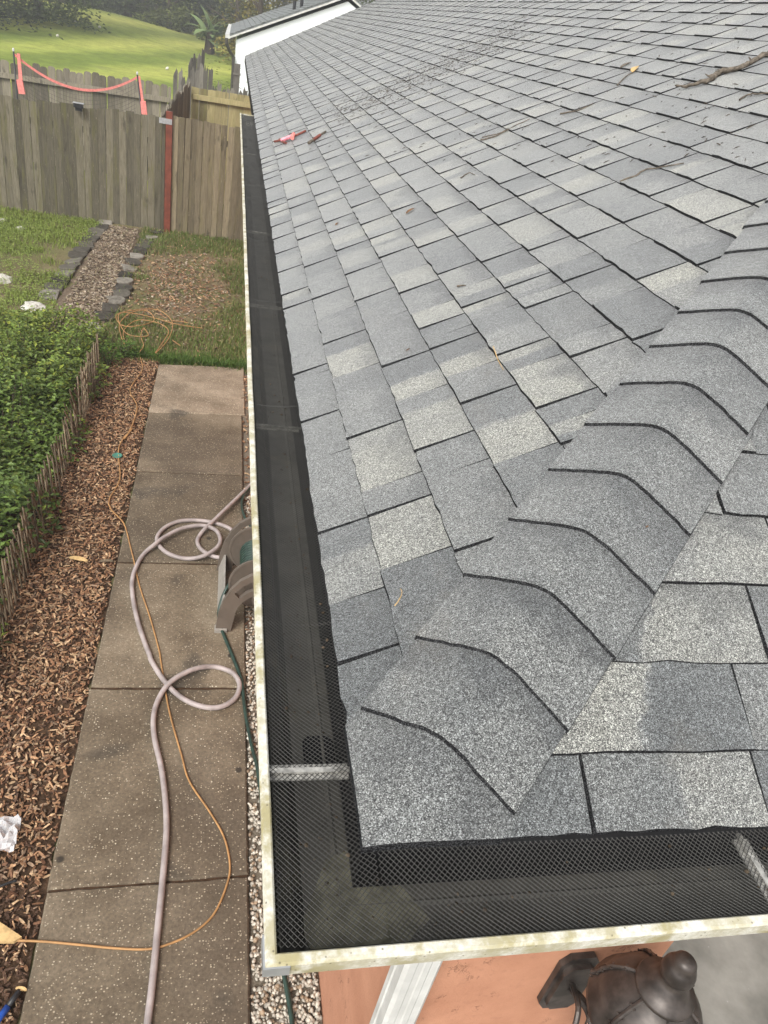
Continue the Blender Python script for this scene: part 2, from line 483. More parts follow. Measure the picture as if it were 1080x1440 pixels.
MT = dict(
    shingle=m_shingle(), gutter=m_gutter(), trough=m_trough(), stucco=m_stucco(), walk=m_walk(), porch=m_porch(), ground=m_ground(),
    deck=simple('asphalt_underlay', (0.018, 0.018, 0.019), 0.95, 0.1),
    drip=simple('black_drip_edge_shade', (0.007, 0.007, 0.008), 0.6, 0.12),
    wire=simple('black_coated_wire', (0.040, 0.039, 0.036), 0.5, 0.35, 0.1),
    strap=simple('zinc_strap', (0.42, 0.41, 0.38), 0.42, 0.5, 0.5, 0.35, 90),
    oldstrap=simple('tarnished_strap', (0.10, 0.097, 0.085), 0.6, 0.25, 0, 0.4, 90),
    white=simple('white_painted_metal', (0.58, 0.58, 0.56), 0.45, 0.4, 0, 0.12, 9),
    soffit=simple('painted_fascia', (0.35, 0.3, 0.26), 0.7),
    sealant=simple('grey_sealant', (0.115, 0.11, 0.08), 0.7, 0.3, 0, 0.4, 40, 0.4),
    bronze=simple('dark_bronze', (0.06, 0.05, 0.045), 0.42, 0.45, 0.35, 0.45, 22, 0.15),
    glass=m_glass(), film=m_film(),
    mulchsoil=m_soil('mulch_soil', (0.03, 0.018, 0.011), (0.10, 0.06, 0.036)),
    pathsoil=m_soil('path_soil', (0.09, 0.065, 0.045), (0.19, 0.145, 0.105)),
    gravelsoil=m_soil('gravel_soil', (0.10, 0.085, 0.06), (0.24, 0.2, 0.16), 60),
    chip=m_tint('bark_chips', 0.85, 0.25, 0.3, 80),
    pebble=m_tint('pebbles', 0.6, 0.35, 0.15, 120, 0, 0.1),
    leaf=m_tint('leaves', 0.5, 0.4, 0.15, 20, 0.3, 0),
    treeleaf=m_tint('tree_leaves', 0.6, 0.3, 0.12, 3, 0.3, 0),
    grass=m_tint('grass_blades', 0.7, 0.25, 0.15, 15, 0.3, 0),
    bark=m_soil('bark', (0.05, 0.038, 0.028), (0.14, 0.11, 0.085), 25),
    hose=simple('lilac_grey_hose', (0.33, 0.285, 0.275), 0.5, 0.35, 0, 0.26, 9),
    cord=simple('orange_cord', (0.38, 0.21, 0.085), 0.55, 0.35, 0, 0.2, 14),
    ghose=simple('dark_green_hose', (0.02, 0.042, 0.032), 0.42, 0.45, 0, 0.3),
    taupe=simple('taupe_plastic', (0.125, 0.102, 0.082), 0.55, 0.4, 0, 0.1, 12),
    tray=simple('pale_grey_plastic', (0.3, 0.28, 0.25), 0.55, 0.4, 0, 0.12),
    fence_a=m_wood('weathered_boards', (0.075, 0.067, 0.046), (0.205, 0.185, 0.135), (0.125, 0.12, 0.045), 0.6),
    fence_b=m_wood('grey_boards', (0.115, 0.10, 0.077), (0.25, 0.225, 0.175), (0.2, 0.19, 0.1), 0.3),
    fence_c=m_wood('newer_tan_boards', (0.21, 0.18, 0.085), (0.36, 0.315, 0.17), (0.23, 0.23, 0.08), 0.4),
    fence_g=m_wood('brown_gate_boards', (0.115, 0.095, 0.062), (0.255, 0.215, 0.145), (0.19, 0.17, 0.07), 0.3),
    fence_d=m_wood('old_grey_boards', (0.10, 0.092, 0.08), (0.22, 0.205, 0.175), (0.12, 0.12, 0.08), 0.2),
    lattice=m_wood('grey_lattice_wood', (0.10, 0.075, 0.05), (0.27, 0.21, 0.145), (0.17, 0.16, 0.07), 0.2),
    stone=m_stone(),
    rock=m_soil('pale_rock', (0.36, 0.34, 0.3), (0.6, 0.58, 0.52), 14),
    redpost=simple('red_brown_paint', (0.16, 0.042, 0.024), 0.55, 0.4, 0, 0.25, 9),
    galv=simple('galvanised_plate', (0.4, 0.41, 0.42), 0.45, 0.5, 0.5),
    pink=simple('coral_pink_fabric', (0.78, 0.25, 0.22), 0.7, 0.25, 0, 0.15),
    pinkpale=simple('pale_pink_plastic', (0.72, 0.25, 0.30), 0.5, 0.4, 0, 0.35, 60),
    pole=simple('black_pole', (0.02, 0.02, 0.02), 0.4),
    net=simple('dark_netting', (0.06, 0.055, 0.05), 0.8),
    blackplastic=simple('black_plastic', (0.018, 0.018, 0.02), 0.4),
    bluebody=simple('blue_plastic', (0.02, 0.09, 0.42), 0.35),
    greenlid=simple('green_plastic', (0.06, 0.2, 0.15), 0.4),
    fresh=simple('fresh_cut_wood', (0.52, 0.36, 0.17), 0.8, 0.2, 0, 0.2),
    twig=simple('dead_twig', (0.13, 0.11, 0.088), 0.9, 0.15, 0, 0.5, 70, 0.5),
    deadleaf=simple('dead_leaf', (0.15, 0.08, 0.04), 0.8, 0.2, 0, 0.4, 60),
    redbrown=simple('red_brown_bark', (0.20, 0.065, 0.05), 0.8, 0.2, 0, 0.5, 90),
    housewall=m_housewall(),
    fshingle=simple('far_grey_shingles', (0.17, 0.18, 0.18), 0.85, 0.25, 0, 0.3, 8, 0.2),
    darkgutter=simple('brown_gutter', (0.05, 0.045, 0.04), 0.5),
)

# ================================================================== GROUND
def ground_sheet():
    xs = list(np.concatenate([np.linspace(-160, -22, 24), np.linspace(-20, 20, 41), np.linspace(22, 160, 24)]))
    ys = list(np.concatenate([np.linspace(-40, 14, 28), np.linspace(15, 80, 66), np.linspace(84, 400, 40)]))
    mb = MB(); vs = [(x, y, terrain(x, y) - 0.04) for y in ys for x in xs]
    n = len(xs)
    mb.add(vs, [(j * n + i, j * n + i + 1, (j + 1) * n + i + 1, (j + 1) * n + i) for j in range(len(ys) - 1) for i in range(n - 1)])
    mb.build('ground', MT['ground'], kind='structure', smooth=True, origin=(0, 0, G))
ground_sheet()

def bumpy(name, x0, x1, y0, y1, z, amp, mat, nx, ny, edge=None):
    mb = MB(); vs = []
    for j in range(ny + 1):
        for i in range(nx + 1):
            x = x0 + (x1 - x0) * i / nx; y = y0 + (y1 - y0) * j / ny
            if edge and i in (0, nx): x += random.uniform(-edge, edge)
            if edge and j in (0, ny): y += random.uniform(-edge, edge)
            zz = z + random.uniform(-amp, amp)
            if i in (0, nx) or j in (0, ny): zz = z - 0.006
            vs.append((x, y, zz))
    mb.add(vs, [(j * (nx + 1) + i, j * (nx + 1) + i + 1, (j + 1) * (nx + 1) + i + 1, (j + 1) * (nx + 1) + i) for j in range(ny) for i in range(nx)])
    return mb.build(name, mat, kind='structure', smooth=True)

bumpy('mulch_bed', -2.6, -0.84, -1.2, 7.85, G - 0.022, 0.006, MT['mulchsoil'], 22, 90, 0.02)
bumpy('gravel_strip', 0.075, 0.378, -1.2, 7.6, G - 0.028, 0.004, MT['gravelsoil'], 6, 60)
bumpy('garden_path', -2.18, -1.58, 8.2, 13.15, G - 0.026, 0.006, MT['pathsoil'], 8, 40, 0.05)

walk = thing('walkway', (-0.38, 3.3, G), None, None); walk['kind'] = 'structure'
jl = [-1.0, 0.235, 1.465, 2.691, 3.90, 5.173, 6.30, 7.50]
jr = [-1.0, 0.24, 1.485, 2.694, 3.93, 5.225, 6.42, 7.66]
for i in range(7):
    g = 0.007 if i < 3 else 0.011; a, b = jl[i] + g, jl[i + 1] - g; c, d = jr[i] + g, jr[i + 1] - g
    x0 = -0.835 + random.uniform(-.004, .004); x1 = 0.072 + (0.03 if i > 5 else 0); zt = G + random.uniform(-0.004, 0.003)
    mb = MB(); n = 26; bev = 0.010
    L = [Vector((x0, a + (b - a) * k / n, 0)) for k in range(n + 1)]; Rr = [Vector((x1, c + (d - c) * k / n, 0)) for k in range(n + 1)]
    F = [L[0].lerp(Rr[0], k / 20) for k in range(1, 20)]; Bk = [L[-1].lerp(Rr[-1], k / 20) for k in range(1, 20)]
    ring = L[::-1] + F + Rr + Bk[::-1]
    ring = [p + Vector((random.gauss(0, .0012), random.gauss(0, .0018), 0)) for p in ring]
    cen = sum(ring, Vector()) / len(ring); m = len(ring)
    vs = [Vector((p.x, p.y, zt - 0.09)) for p in ring] + [Vector((p.x, p.y, zt - bev)) for p in ring]
    vs += [Vector((p.x + (cen.x - p.x) * 0.02, p.y + (cen.y - p.y) * 0.014, zt)) for p in ring]
    fs = [(q * m + k, q * m + (k + 1) % m, (q + 1) * m + (k + 1) % m, (q + 1) * m + k) for q in range(2) for k in range(m)] + [tuple(range(2 * m, 3 * m))]
    k_ = (.95, .9, .98, 1.1, .78, 1.02, 1.5)[i]
    mb.add(vs, fs, (k_, k_, k_ * (1.04 if i == 6 else 1), 1))
    mb.build('slab', MT['walk'], walk)

m_ = MB()
for i in range(1, 7):
    m_.prism([(-0.83, jl[i] - .02, G - .05), (.07, jr[i] - .02, G - .05), (.07, jr[i] + .02, G - .05), (-0.83, jl[i] + .02, G - .05)], (0, 0, .036))
m_.build('joint_filler', MT['mulchsoil'], walk)
porch = MB()
porch.span((1.21, -3.0, G - 0.1), (7.0, 3.2, G + 0.012))
porch.build('porch_floor', MT['porch'], kind='structure')
drive = MB()
drive.span((0.40, -3.0, G - 0.1), (1.20, 0.36, G + 0.004))
drive.build('front_pavement', MT['porch'], kind='structure')

# ================================================================== HOUSE
RX, RY = 3.6, 17.4                    # ridge x, far rake y
house = thing('house', (0.38, 0.38, G), 'terracotta stucco house under the large grey shingled hip roof', 'house')

def walls():
    z0, z1 = G - 0.05, -0.02
    t = 0.15
    def w(lo, hi): MB().span(lo, hi).build('wall', MT['stucco'], house)
    w((0.38, 0.38, z0), (0.38 + t, RY - 0.3, z1))
    w((0.38 + t, 0.38, z0), (1.2, 0.38 + t, z1))
    w((1.2 - t, 0.38 + t, z0), (1.2, 3.2, z1))
    w((1.2, 3.2, z0), (6.8, 3.2 + t, z1))
    w((6.8, 0.38, z0), (6.95, RY - 0.3, z1))
    gb = MB()
    gb.prism([(0.53, RY - 0.3, z0), (6.8, RY - 0.3, z0), (6.8, RY - 0.3, -0.03 + .4 * TT), (RX, RY - 0.3, RX * TT - 0.1), (0.53, RY - 0.3, -0.03 + .4 * TT)], (0, 0.15, 0))
    gb.build('wall', MT['stucco'], house)
walls()
mb = MB()
mb.span((0.022, 0.022, -0.15), (0.04, RY, -0.03)); mb.span((0.022, 0.0221, -0.1502), (7.18, 0.04, -0.0302))
mb.build('fascia', MT['soffit'], house)
mb = MB()
mb.span((0.04, 0.04, -0.155), (0.38, RY, -0.145)); mb.span((0.38, 0.04, -0.155), (7.16, 0.38, -0.145)); mb.span((1.2, 0.38, -0.155), (6.8, 3.2, -0.145))
mb.build('soffit', MT['soffit'], house)

# roof deck (closed slab) under the shingles
dk = MB(); e = -0.004
def zr(x): return min(x, 7.2 - x) * TT
dtop = [(0.006, 0.006, e), (7.194, 0.006, e), (RX, RX, RX * TT + e), (RX, RY, RX * TT + e), (0.006, RY, e), (7.194, RY, e)]
dbot = [(x, y, z - 0.022) for x, y, z in dtop]
dk.add(dtop + dbot, [(0, 1, 2), (0, 2, 3, 4), (1, 5, 3, 2), (6, 8, 7), (6, 10, 9, 8), (7, 8, 9, 11), (0, 6, 7, 1), (4, 10, 6, 0), (1, 7, 11, 5), (3, 9, 10, 4), (5, 11, 9, 3)])
roof = dk.build('roof', MT['deck'], house)
# the far slope beyond the ridge, as plain shingled sheet
mb = MB()
mb.add([(7.2, 0.0, 0.006), (7.2, RY, 0.006), (RX, RY, RX * TT + 0.006), (RX, RX, RX * TT + 0.006)], [(0, 1, 2, 3)], (0.45, 0.5, 0.5, 0), [(0, 0.1), (1, 0.1), (1, 0.2), (0, 0.2)])
mb.build('far_slope', MT['shingle'], roof)
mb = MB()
mb.span((-0.001, -0.001, -0.098), (0.010, RY, -0.0265)); mb.span((0.010, -0.001, -0.098), (7.2, 0.010, -0.0265))  # drip edge drawn deep and black, standing in for shade behind the gutter
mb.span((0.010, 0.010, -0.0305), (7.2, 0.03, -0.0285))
mb.build('drip_edge_shade', MT['drip'], roof)

def PA(a, d, h): return Vector((d * CT - h * ST, a, d * ST + h * CT))
def PB(a, d, h): return Vector((a, d * CT - h * ST, d * ST + h * CT))
def dk_(k): return 0.0 if k == 0 else 0.111 + 0.143 * (k - 1)

def proj(p):
    c = CAMR @ (np.array(p) - CAMC)
    if c[2] < 0.05: return None
    return 540 + FPX * c[0] / c[2], 720 - FPX * c[1] / c[2]

def make_tab(P, d0, d1, a0, a1, a0u, tones, thick):
    """one shingle tab: butt edge at d0, head hidden under the next course."""
    n = max(2, min(9, int((a1 - a0) / 0.03)))
    if d0 > 1.6 or a0 > 6: n = 2
    L = (d1 - d0) + 0.02; t = thick; skew = random.gauss(0, .0008)
    vs = []; uv = []
    ln = a1 - a0
    lip = 0.0
    for i in range(n + 1):
        q = i / n; j = random.gauss(0, 0.0012) + skew * (q - .5)
        al = a0 + ln * q; au = a0u + (a1 - a0u) * q
        ch = 0.0016 + abs(random.gauss(0, .0011))
        vs += [P(al, d0 + j, -0.001), P(al, d0 + j + ch, t), P(al, d0 + j + ch + .0002, t), P(au, d0 + L, 0.0003)]
        uv += [(q, -1), (q, -1), (q, 0.0), (q, 1.12)]
    fs = []
    for i in range(n):
        b = i * 4
        fs += [(b, b + 4, b + 5, b + 1), (b + 1, b + 5, b + 6, b + 2), (b + 2, b + 6, b + 7, b + 3)]
    # cut sides, raw asphalt
    o = len(vs)
    for i, s in ((0, 1), (n, -1)):
        b = i * 4
        vs += [P((a0 if i == 0 else a1) - s * .0012, d0, -.001), vs[b + 1], vs[b + 3], P((a0u if i == 0 else a1) - s * .0012, d0 + L, -0.003)]
        uv += [(0, -1)] * 4
        k = o + (0 if i == 0 else 4)
        fs.append((k, k + 1, k + 2, k + 3) if s > 0 else (k + 3, k + 2, k + 1, k))
    return vs, fs, tones, uv

tabs = []                             # (area, vs, fs, tone, uv)
def add_tab(P, d0, d1, a0, a1, a0u, tones, thick):
    T = make_tab(P, d0, d1, a0 + 0.0025, a1 - 0.0025, a0u + 0.0025, tones, thick)
    q = [proj(P(a, d, 0)) for a, d in ((a0, d0), (a1, d0), (a1, d1), (a0u, d1))]
    ar = 0
    if all(q):
        cx = sum(p[0] for p in q) / 4; cy = sum(p[1] for p in q) / 4
        ar = abs(sum(q[i][0] * q[(i + 1) % 4][1] - q[(i + 1) % 4][0] * q[i][1] for i in range(4))) / 2
        fr = sum(1 for p in q + [(cx, cy)] if 0 <= p[0] <= 1080 and 0 <= p[1] <= 1440) / 5
        ar *= fr
    tabs.append((ar, T))

def rtone():
    r = random.random()
    if r < 0.17: a = random.uniform(0.70, 0.88)
    elif r < 0.76: a = random.uniform(0.46, 0.62)
    else: a = random.uniform(0.30, 0.42)
    b = a; split = 2.0
    if random.random() < 0.45:
        b = random.choice([random.uniform(0.68, 0.88), random.uniform(0.45, 0.6), random.uniform(0.3, 0.42)]); split = random.uniform(0.25, 0.75)
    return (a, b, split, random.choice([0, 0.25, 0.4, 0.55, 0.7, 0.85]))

def yA(px, py): return onA(px, py).y
def xB(px, py): return onB(px, py).x
M2 = 2.0
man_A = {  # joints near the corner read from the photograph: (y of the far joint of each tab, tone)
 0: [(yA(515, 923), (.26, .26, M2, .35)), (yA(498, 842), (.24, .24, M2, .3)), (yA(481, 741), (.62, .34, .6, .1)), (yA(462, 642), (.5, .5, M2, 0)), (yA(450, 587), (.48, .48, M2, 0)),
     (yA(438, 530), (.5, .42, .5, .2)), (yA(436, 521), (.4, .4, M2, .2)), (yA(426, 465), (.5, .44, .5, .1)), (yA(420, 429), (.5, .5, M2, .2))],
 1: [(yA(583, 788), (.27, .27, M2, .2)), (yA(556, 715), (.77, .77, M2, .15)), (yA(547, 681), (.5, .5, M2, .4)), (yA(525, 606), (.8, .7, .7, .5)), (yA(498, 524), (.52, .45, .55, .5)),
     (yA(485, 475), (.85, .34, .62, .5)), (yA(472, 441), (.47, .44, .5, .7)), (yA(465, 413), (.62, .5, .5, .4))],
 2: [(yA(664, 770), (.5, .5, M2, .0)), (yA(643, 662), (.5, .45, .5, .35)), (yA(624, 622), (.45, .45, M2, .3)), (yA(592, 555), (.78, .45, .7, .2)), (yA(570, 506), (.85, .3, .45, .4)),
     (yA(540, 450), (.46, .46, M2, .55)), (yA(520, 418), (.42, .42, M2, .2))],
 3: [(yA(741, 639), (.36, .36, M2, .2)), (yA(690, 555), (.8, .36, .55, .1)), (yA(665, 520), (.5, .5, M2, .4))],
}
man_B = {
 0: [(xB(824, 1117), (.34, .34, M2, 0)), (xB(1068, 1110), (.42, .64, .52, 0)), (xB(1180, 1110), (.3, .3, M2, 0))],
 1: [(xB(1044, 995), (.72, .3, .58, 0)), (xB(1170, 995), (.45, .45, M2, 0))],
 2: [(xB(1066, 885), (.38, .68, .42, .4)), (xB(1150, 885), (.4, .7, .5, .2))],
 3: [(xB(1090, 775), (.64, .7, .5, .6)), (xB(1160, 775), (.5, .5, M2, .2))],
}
def slope(P, kmax, end, man, lim):
    for k in range(kmax):
        d0, d1 = dk_(k), dk_(k + 1)
        a = d0 * CT + 0.06; au = d1 * CT + 0.07; first = True
        q = list(man.get(k, [])); par = k % 2 == 0
        stop = end(d0)
        while a < stop - 0.03:
            if q: a1, tone = q.pop(0)
            else:
                a1 = a + random.choice([random.uniform(0.06, 0.11), random.uniform(0.12, 0.2), random.uniform(0.16, 0.26)]); tone = rtone()
            a1 = min(a1, stop)
            if a1 - a < 0.02: a1 = a + 0.02
            if first and a1 < au + 0.02: a1 = au + 0.03
            par = not par; th = (0.0086 if par else 0.0040) + random.uniform(-.0007, .0007)
            add_tab(P, d0, d1, a, a1, au if first else a, tone, th)
            a = a1; first = False
slope(PA, 29, lambda d: RY + 0.01, man_A, None)
slope(PB, 29, lambda d: min(7.2 - d * CT - 0.02, 7.2), man_B, None)
order = sorted(range(len(tabs)), key=lambda i: -tabs[i][0])
chosen = set(order[:300])
rest = MB()
for i, (ar, T) in enumerate(tabs):
    if i in chosen:
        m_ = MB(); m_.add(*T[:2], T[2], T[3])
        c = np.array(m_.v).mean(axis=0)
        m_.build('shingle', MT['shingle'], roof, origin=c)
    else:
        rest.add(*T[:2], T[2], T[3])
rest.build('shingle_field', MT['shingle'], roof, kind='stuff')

# hip caps: folded over the hip, each overlapping the one below
def cap_z(t, s, lift):
    w = 0.2; r = 0.017
    return TT * (t - math.sqrt(s * s / 4 + r * r) + r * (0.55 * (1 - (abs(s) / w) ** 2) + 0.45 * (abs(s) / w) ** 4 * 0.4)) + lift
def hip_cap(t0, t1, tone, wob):
    n = 18; w = 0.2 + random.uniform(-.006, .006)
    vs = []; uv = []
    rows = [(t0, 0.0195, 0.0), (t0 + 0.004, 0.0198, 0.03), (t0 + (t1 - t0) * .45, 0.0155, 0.45), (t1 + 0.02, 0.0110, 1.15)]
    for i in range(n + 1):
        s = -w + 2 * w * i / n
        jit = random.gauss(0, .0005) + wob * math.sin(i / n * 3.1)
        vs.append(_cp(t0 + jit, s, 0.0095)); uv.append((i / n, -1))
        vs.append(_cp(t0 + jit + .0012, s, 0.0192)); uv.append((i / n, -1))
        for t, l, v in rows:
            vs.append(_cp(t + jit * (1 - v), s, l)); uv.append((i / n, v))
    fs = []
    for i in range(n):
        b = i * 6
        for r in range(5): fs.append((b + r, b + 6 + r, b + 7 + r, b + 1 + r))
    o = len(vs)
    for i in (0, n):                   # cut side edges
        for r in range(2, 6):
            p = Vector(vs[i * 6 + r]); vs.append(p.copy()); vs.append(p - Vector((0, 0, 0.0075))); uv += [(0, -1), (0, -1)]
        k = o + (0 if i == 0 else 8)
        for r in range(3):
            q = (k + 2 * r, k + 2 * r + 1, k + 2 * r + 3, k + 2 * r + 2)
            fs.append(q[::-1] if i == 0 else q)
    m_ = MB(); m_.add(vs, fs, tone, uv)
    m_.build('hip_cap', MT['shingle'], roof, origin=np.array(vs).mean(axis=0), smooth=False)
def _cp(t, s, lift):
    x, y = t + s / 2, t - s / 2
    z = cap_z(t, s, lift)
    if x < 0: x = 0.0 - 0.001
    if y < 0: y = 0.0 - 0.001
    return Vector((x, y, z))
# starter cap trimmed to the corner of the eaves
st = MB(); vs = []; uv = []; N_ = 14
for i in range(N_ + 1):
    s = -0.2 + 0.4 * i / N_
    for q in range(3):
        t = abs(s) / 2 + (0.165 - abs(s) / 2) * q / 2
        p = Vector((t + s / 2 - 0.004, t - s / 2 - 0.004, cap_z(t, s, 0.0085)))
        vs.append(p); uv.append((i / N_, t / .125))
fs = []
for i in range(N_):
    b = i * 3
    for r in range(2): fs.append((b + r, b + 3 + r, b + 4 + r, b + 1 + r))
o = len(vs)
for i in range(N_ + 1):
    p = vs[i * 3]; vs += [p.copy(), p - Vector((0, 0, 0.014))]; uv += [(0, -1), (0, -1)]
for i in range(N_): fs.append((o + 2 * i, o + 2 * i + 1, o + 2 * i + 3, o + 2 * i + 2))
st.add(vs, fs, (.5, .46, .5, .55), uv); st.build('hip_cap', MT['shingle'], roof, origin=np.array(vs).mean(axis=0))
for k in range(34):
    t0 = 0.117 + 0.1005 * k
    hip_cap(t0, t0 + 0.1005, (random.uniform(.42, .5), random.uniform(.42, .52), random.uniform(.3, .7), random.uniform(.55, .8)), random.uniform(-.002, .003))  # last tone value: print band plus painted shade below the next butt

# ================================================================== GUTTER
gutter = thing('rain_gutter', (-0.13, -0.13, -0.12), 'moss-stained white gutter with black mesh guard wrapping the roof corner', 'gutter')
FX = 0.018                             # back of the gutter
YE, XE = 7.9, 7.15
def sweep(prof, mat, name, y_end=YE, x_end=XE, runs=('A', 'B'), nseg=40):
    """profile (w outward, z) swept along both eaves with a mitre; one part per run."""
    for run in runs:
        m_ = MB(); vs = []; n = len(prof)
        for i in range(nseg + 1):
            for w, z in prof:
                p = FX - w
                end = y_end if run == 'A' else x_end
                a = p + (end - p) * i / nseg
                wob = 0.0007 * math.sin(i * 2.1) * (1 if 0 < i < nseg else 0)
                vs.append((p + wob * (w > .1), a, z) if run == 'A' else (a, p, z + wob * .3))
        fs = [(i * n + k, i * n + k + 1, (i + 1) * n + k + 1, (i + 1) * n + k) for i in range(nseg) for k in range(n - 1)]
        if run == 'B': fs = [f[::-1] for f in fs]
        m_.add(vs, fs)
        # closed end
        last = nseg * n
        if name == 'trough': m_.f.append(tuple(last + k for k in range(n)))
        ob = m_.build(name, mat, gutter)
        md = ob.modifiers.new('thickness', 'SOLIDIFY'); md.thickness = 0.0012; md.offset = 0
sweep([(0.0, -0.014), (0.0, -0.124), (0.088, -0.124), (0.104, -0.098), (0.112, -0.075), (0.134, -0.058), (0.149, -0.044), (0.151, -0.030), (0.151, -0.017)], MT['gutter'], 'trough')
sweep([(0.151, -0.034), (0.1525, -0.016), (0.150, -0.0125), (0.1415, -0.0120), (0.1395, -0.014), (0.1395, -0.024)], MT['gutter'], 'rolled_lip')
sweep([(0.003, -0.030), (0.003, -0.119), (0.030, -0.1195), (0.034, -0.1165), (0.040, -0.1195), (0.087, -0.120), (0.102, -0.096), (0.110, -0.073), (0.132, -0.057), (0.132, -0.030)], MT['trough'], 'trough_liner', YE - .004, XE - .004)

def strap(axis, a, mat='strap'):
    m_ = MB()
    for k, (o, hh) in enumerate(((-0.009, 0.0), (0.0, 0.005), (0.009, 0.0))):
        lo, hi = FX - 0.139, FX - 0.001
        if axis == 'A': m_.span((lo, a + o - 0.0042, -0.031 + hh * .4), (hi, a + o + 0.0042, -0.028 + hh))
        else: m_.span((a + o - 0.0042, lo, -0.031 + hh * .4), (a + o + 0.0042, hi, -0.028 + hh))
    m_.build('hanger_strap', MT[mat], gutter)
for a in (0.141, 1.24, 2.21, 3.3, 4.46, 5.6, 6.7, 7.6): strap('A', a, 'strap' if a < 1 else 'oldstrap')
for a in (0.598, 1.4, 2.2, 3.0, 3.8, 4.6, 5.4, 6.2): strap('B', a)

def mesh_guard(run, a0, a1):
    """expanded wire mesh, every strand real; two crossing families."""
    m_ = MB(); pitch = 0.0082; w0, w1 = 0.001, 0.1405
    W = w1 - w0; hw = 0.0006
    n = int((a1 - a0 + W) / pitch)
    for fam in (1, -1):
        for i in range(n):
            s = a0 - (W if fam > 0 else 0) + i * pitch
            e0, e1 = (s, s + W * 1.0) if fam > 0 else (s, s - W * 1.0)
            ta, tb = 0.0, 1.0                         # clip to the run
            lo, hi = a0, a1
            def at(t): return e0 + (e1 - e0) * t
            if fam > 0:
                ta = max(0, (lo - e0) / W); tb = min(1, (hi - e0) / W)
            else:
                ta = max(0, (e0 - hi) / W); tb = min(1, (e0 - lo) / W)
            if tb - ta < 0.03: continue
            pts = []
            for t in np.linspace(ta, tb, 4):
                w = w0 + W * t; a = at(t)
                z = -0.020 + 0.006 * (1 - w / w1) - 0.010 * math.sin(math.pi * t) * (0.75 + 0.35 * math.sin(a * 2.3 + 1)) + 0.0016 * math.sin(a * 11 + t * 3)
                z += (0.0003 if fam > 0 else 0)
                pts.append(Vector((FX - w, a, z)) if run == 'A' else Vector((a, FX - w, z)))
            vs = []
            d = (pts[-1] - pts[0]).normalized(); sd_ = d.cross(Vector((0, 0, 1))).normalized() * hw
            for p in pts: vs += [p - sd_, p + Vector((0, 0, hw * 1.1)), p + sd_]
            fs = []
            for q in range(3):
                b = q * 3; fs += [(b, b + 3, b + 4, b + 1), (b + 1, b + 4, b + 5, b + 2), (b + 2, b + 5, b + 3, b)]
            m_.add(vs, fs)
    m_.build('mesh_guard', MT['wire'], gutter, kind='stuff')
for a0, a1 in ((-0.112, 0.462), (0.455, 1.36), (1.352, 2.26), (2.25, 3.16), (3.15, 4.06), (4.05, 4.96), (4.95, 5.86), (5.85, 6.76), (6.75, 7.88)): mesh_guard('A', a0, a1)
for a0, a1 in ((0.021, 0.9), (0.893, 1.8), (1.792, 2.7), (2.692, 3.6)): mesh_guard('B', a0, a1)
# corner cover strip, sealant in the corner, outlet
m_ = MB()
c0 = FX - 0.1535
m_.span((c0 - 0.0015, c0 - 0.0015, -0.033), (c0 + 0.0008, c0 + 0.038, -0.0155)); m_.span((c0 - 0.0013, c0 - 0.0017, -0.0332), (c0 + 0.03, c0 + 0.0006, -0.0157))
m_.build('corner_strip', MT['galv'], gutter)
m_ = MB()
pts = [(FX - .02, FX - .10), (FX - .045, FX - .105), (FX - .08, FX - .09), (FX - .095, FX - .06), (FX - .075, FX - .02), (FX - .05, FX + .035), (FX - .012, FX + .05), (FX + .06, FX - .015), (FX + .09, FX - .06), (FX + .05, FX - .09)]
m_.prism([(x, y, -0.1185) for x, y in pts], (0, 0, 0.0022)); m_.build('sealant_patch', MT['sealant'], gutter)
m_ = MB()
rp = []
for k in range(24):
    t = 2 * math.pi * k / 24; cx = math.copysign(abs(math.cos(t)) ** .45, math.cos(t)); sx = math.copysign(abs(math.sin(t)) ** .45, math.sin(t))
    rp.append((FX - 0.042 + 0.027 * cx, 0.245 + 0.036 * sx, -0.1205))
m_.prism(rp, (0, 0, 0.003)); m_.build('outlet_hole', MT['drip'], gutter)
# downspout: elbow from the outlet back to the wall, then straight down
def rect_tube(pts, wx, wy, name, mat, par):
    m_ = MB(); vs = []; ring = []
    q = [(-1, -.8), (-.8, -1), (-.4, -1), (-.34, -.96), (-.05, -.96), (.05, -1), (.34, -1), (.4, -.96), (.8, -1), (1, -.8), (1, .8), (.8, 1), (-.8, 1), (-1, .8), (-1, .3), (-.93, .2), (-.93, -.2), (-1, -.3)]
    for p in pts: vs += [Vector((p[0] + a * wx, p[1] + b * wy, p[2])) for a, b in q]
    n = len(q)
    fs = [(i * n + k, i * n + (k + 1) % n, (i + 1) * n + (k + 1) % n, (i + 1) * n + k) for i in range(len(pts) - 1) for k in range(n)] + [tuple(range(n))[::-1], tuple((len(pts) - 1) * n + k for k in range(n))]
    m_.add(vs, fs); return m_.build(name, mat, par)
rect_tube([(FX - .042, .245, -.122), (FX - .042, .245, -.19), (.05, .27, -.26), (.30, .32, -.46), (.365, .331, -.54), (.365, .331, G + .12)], .05, .038, 'downspout', MT['white'], gutter)

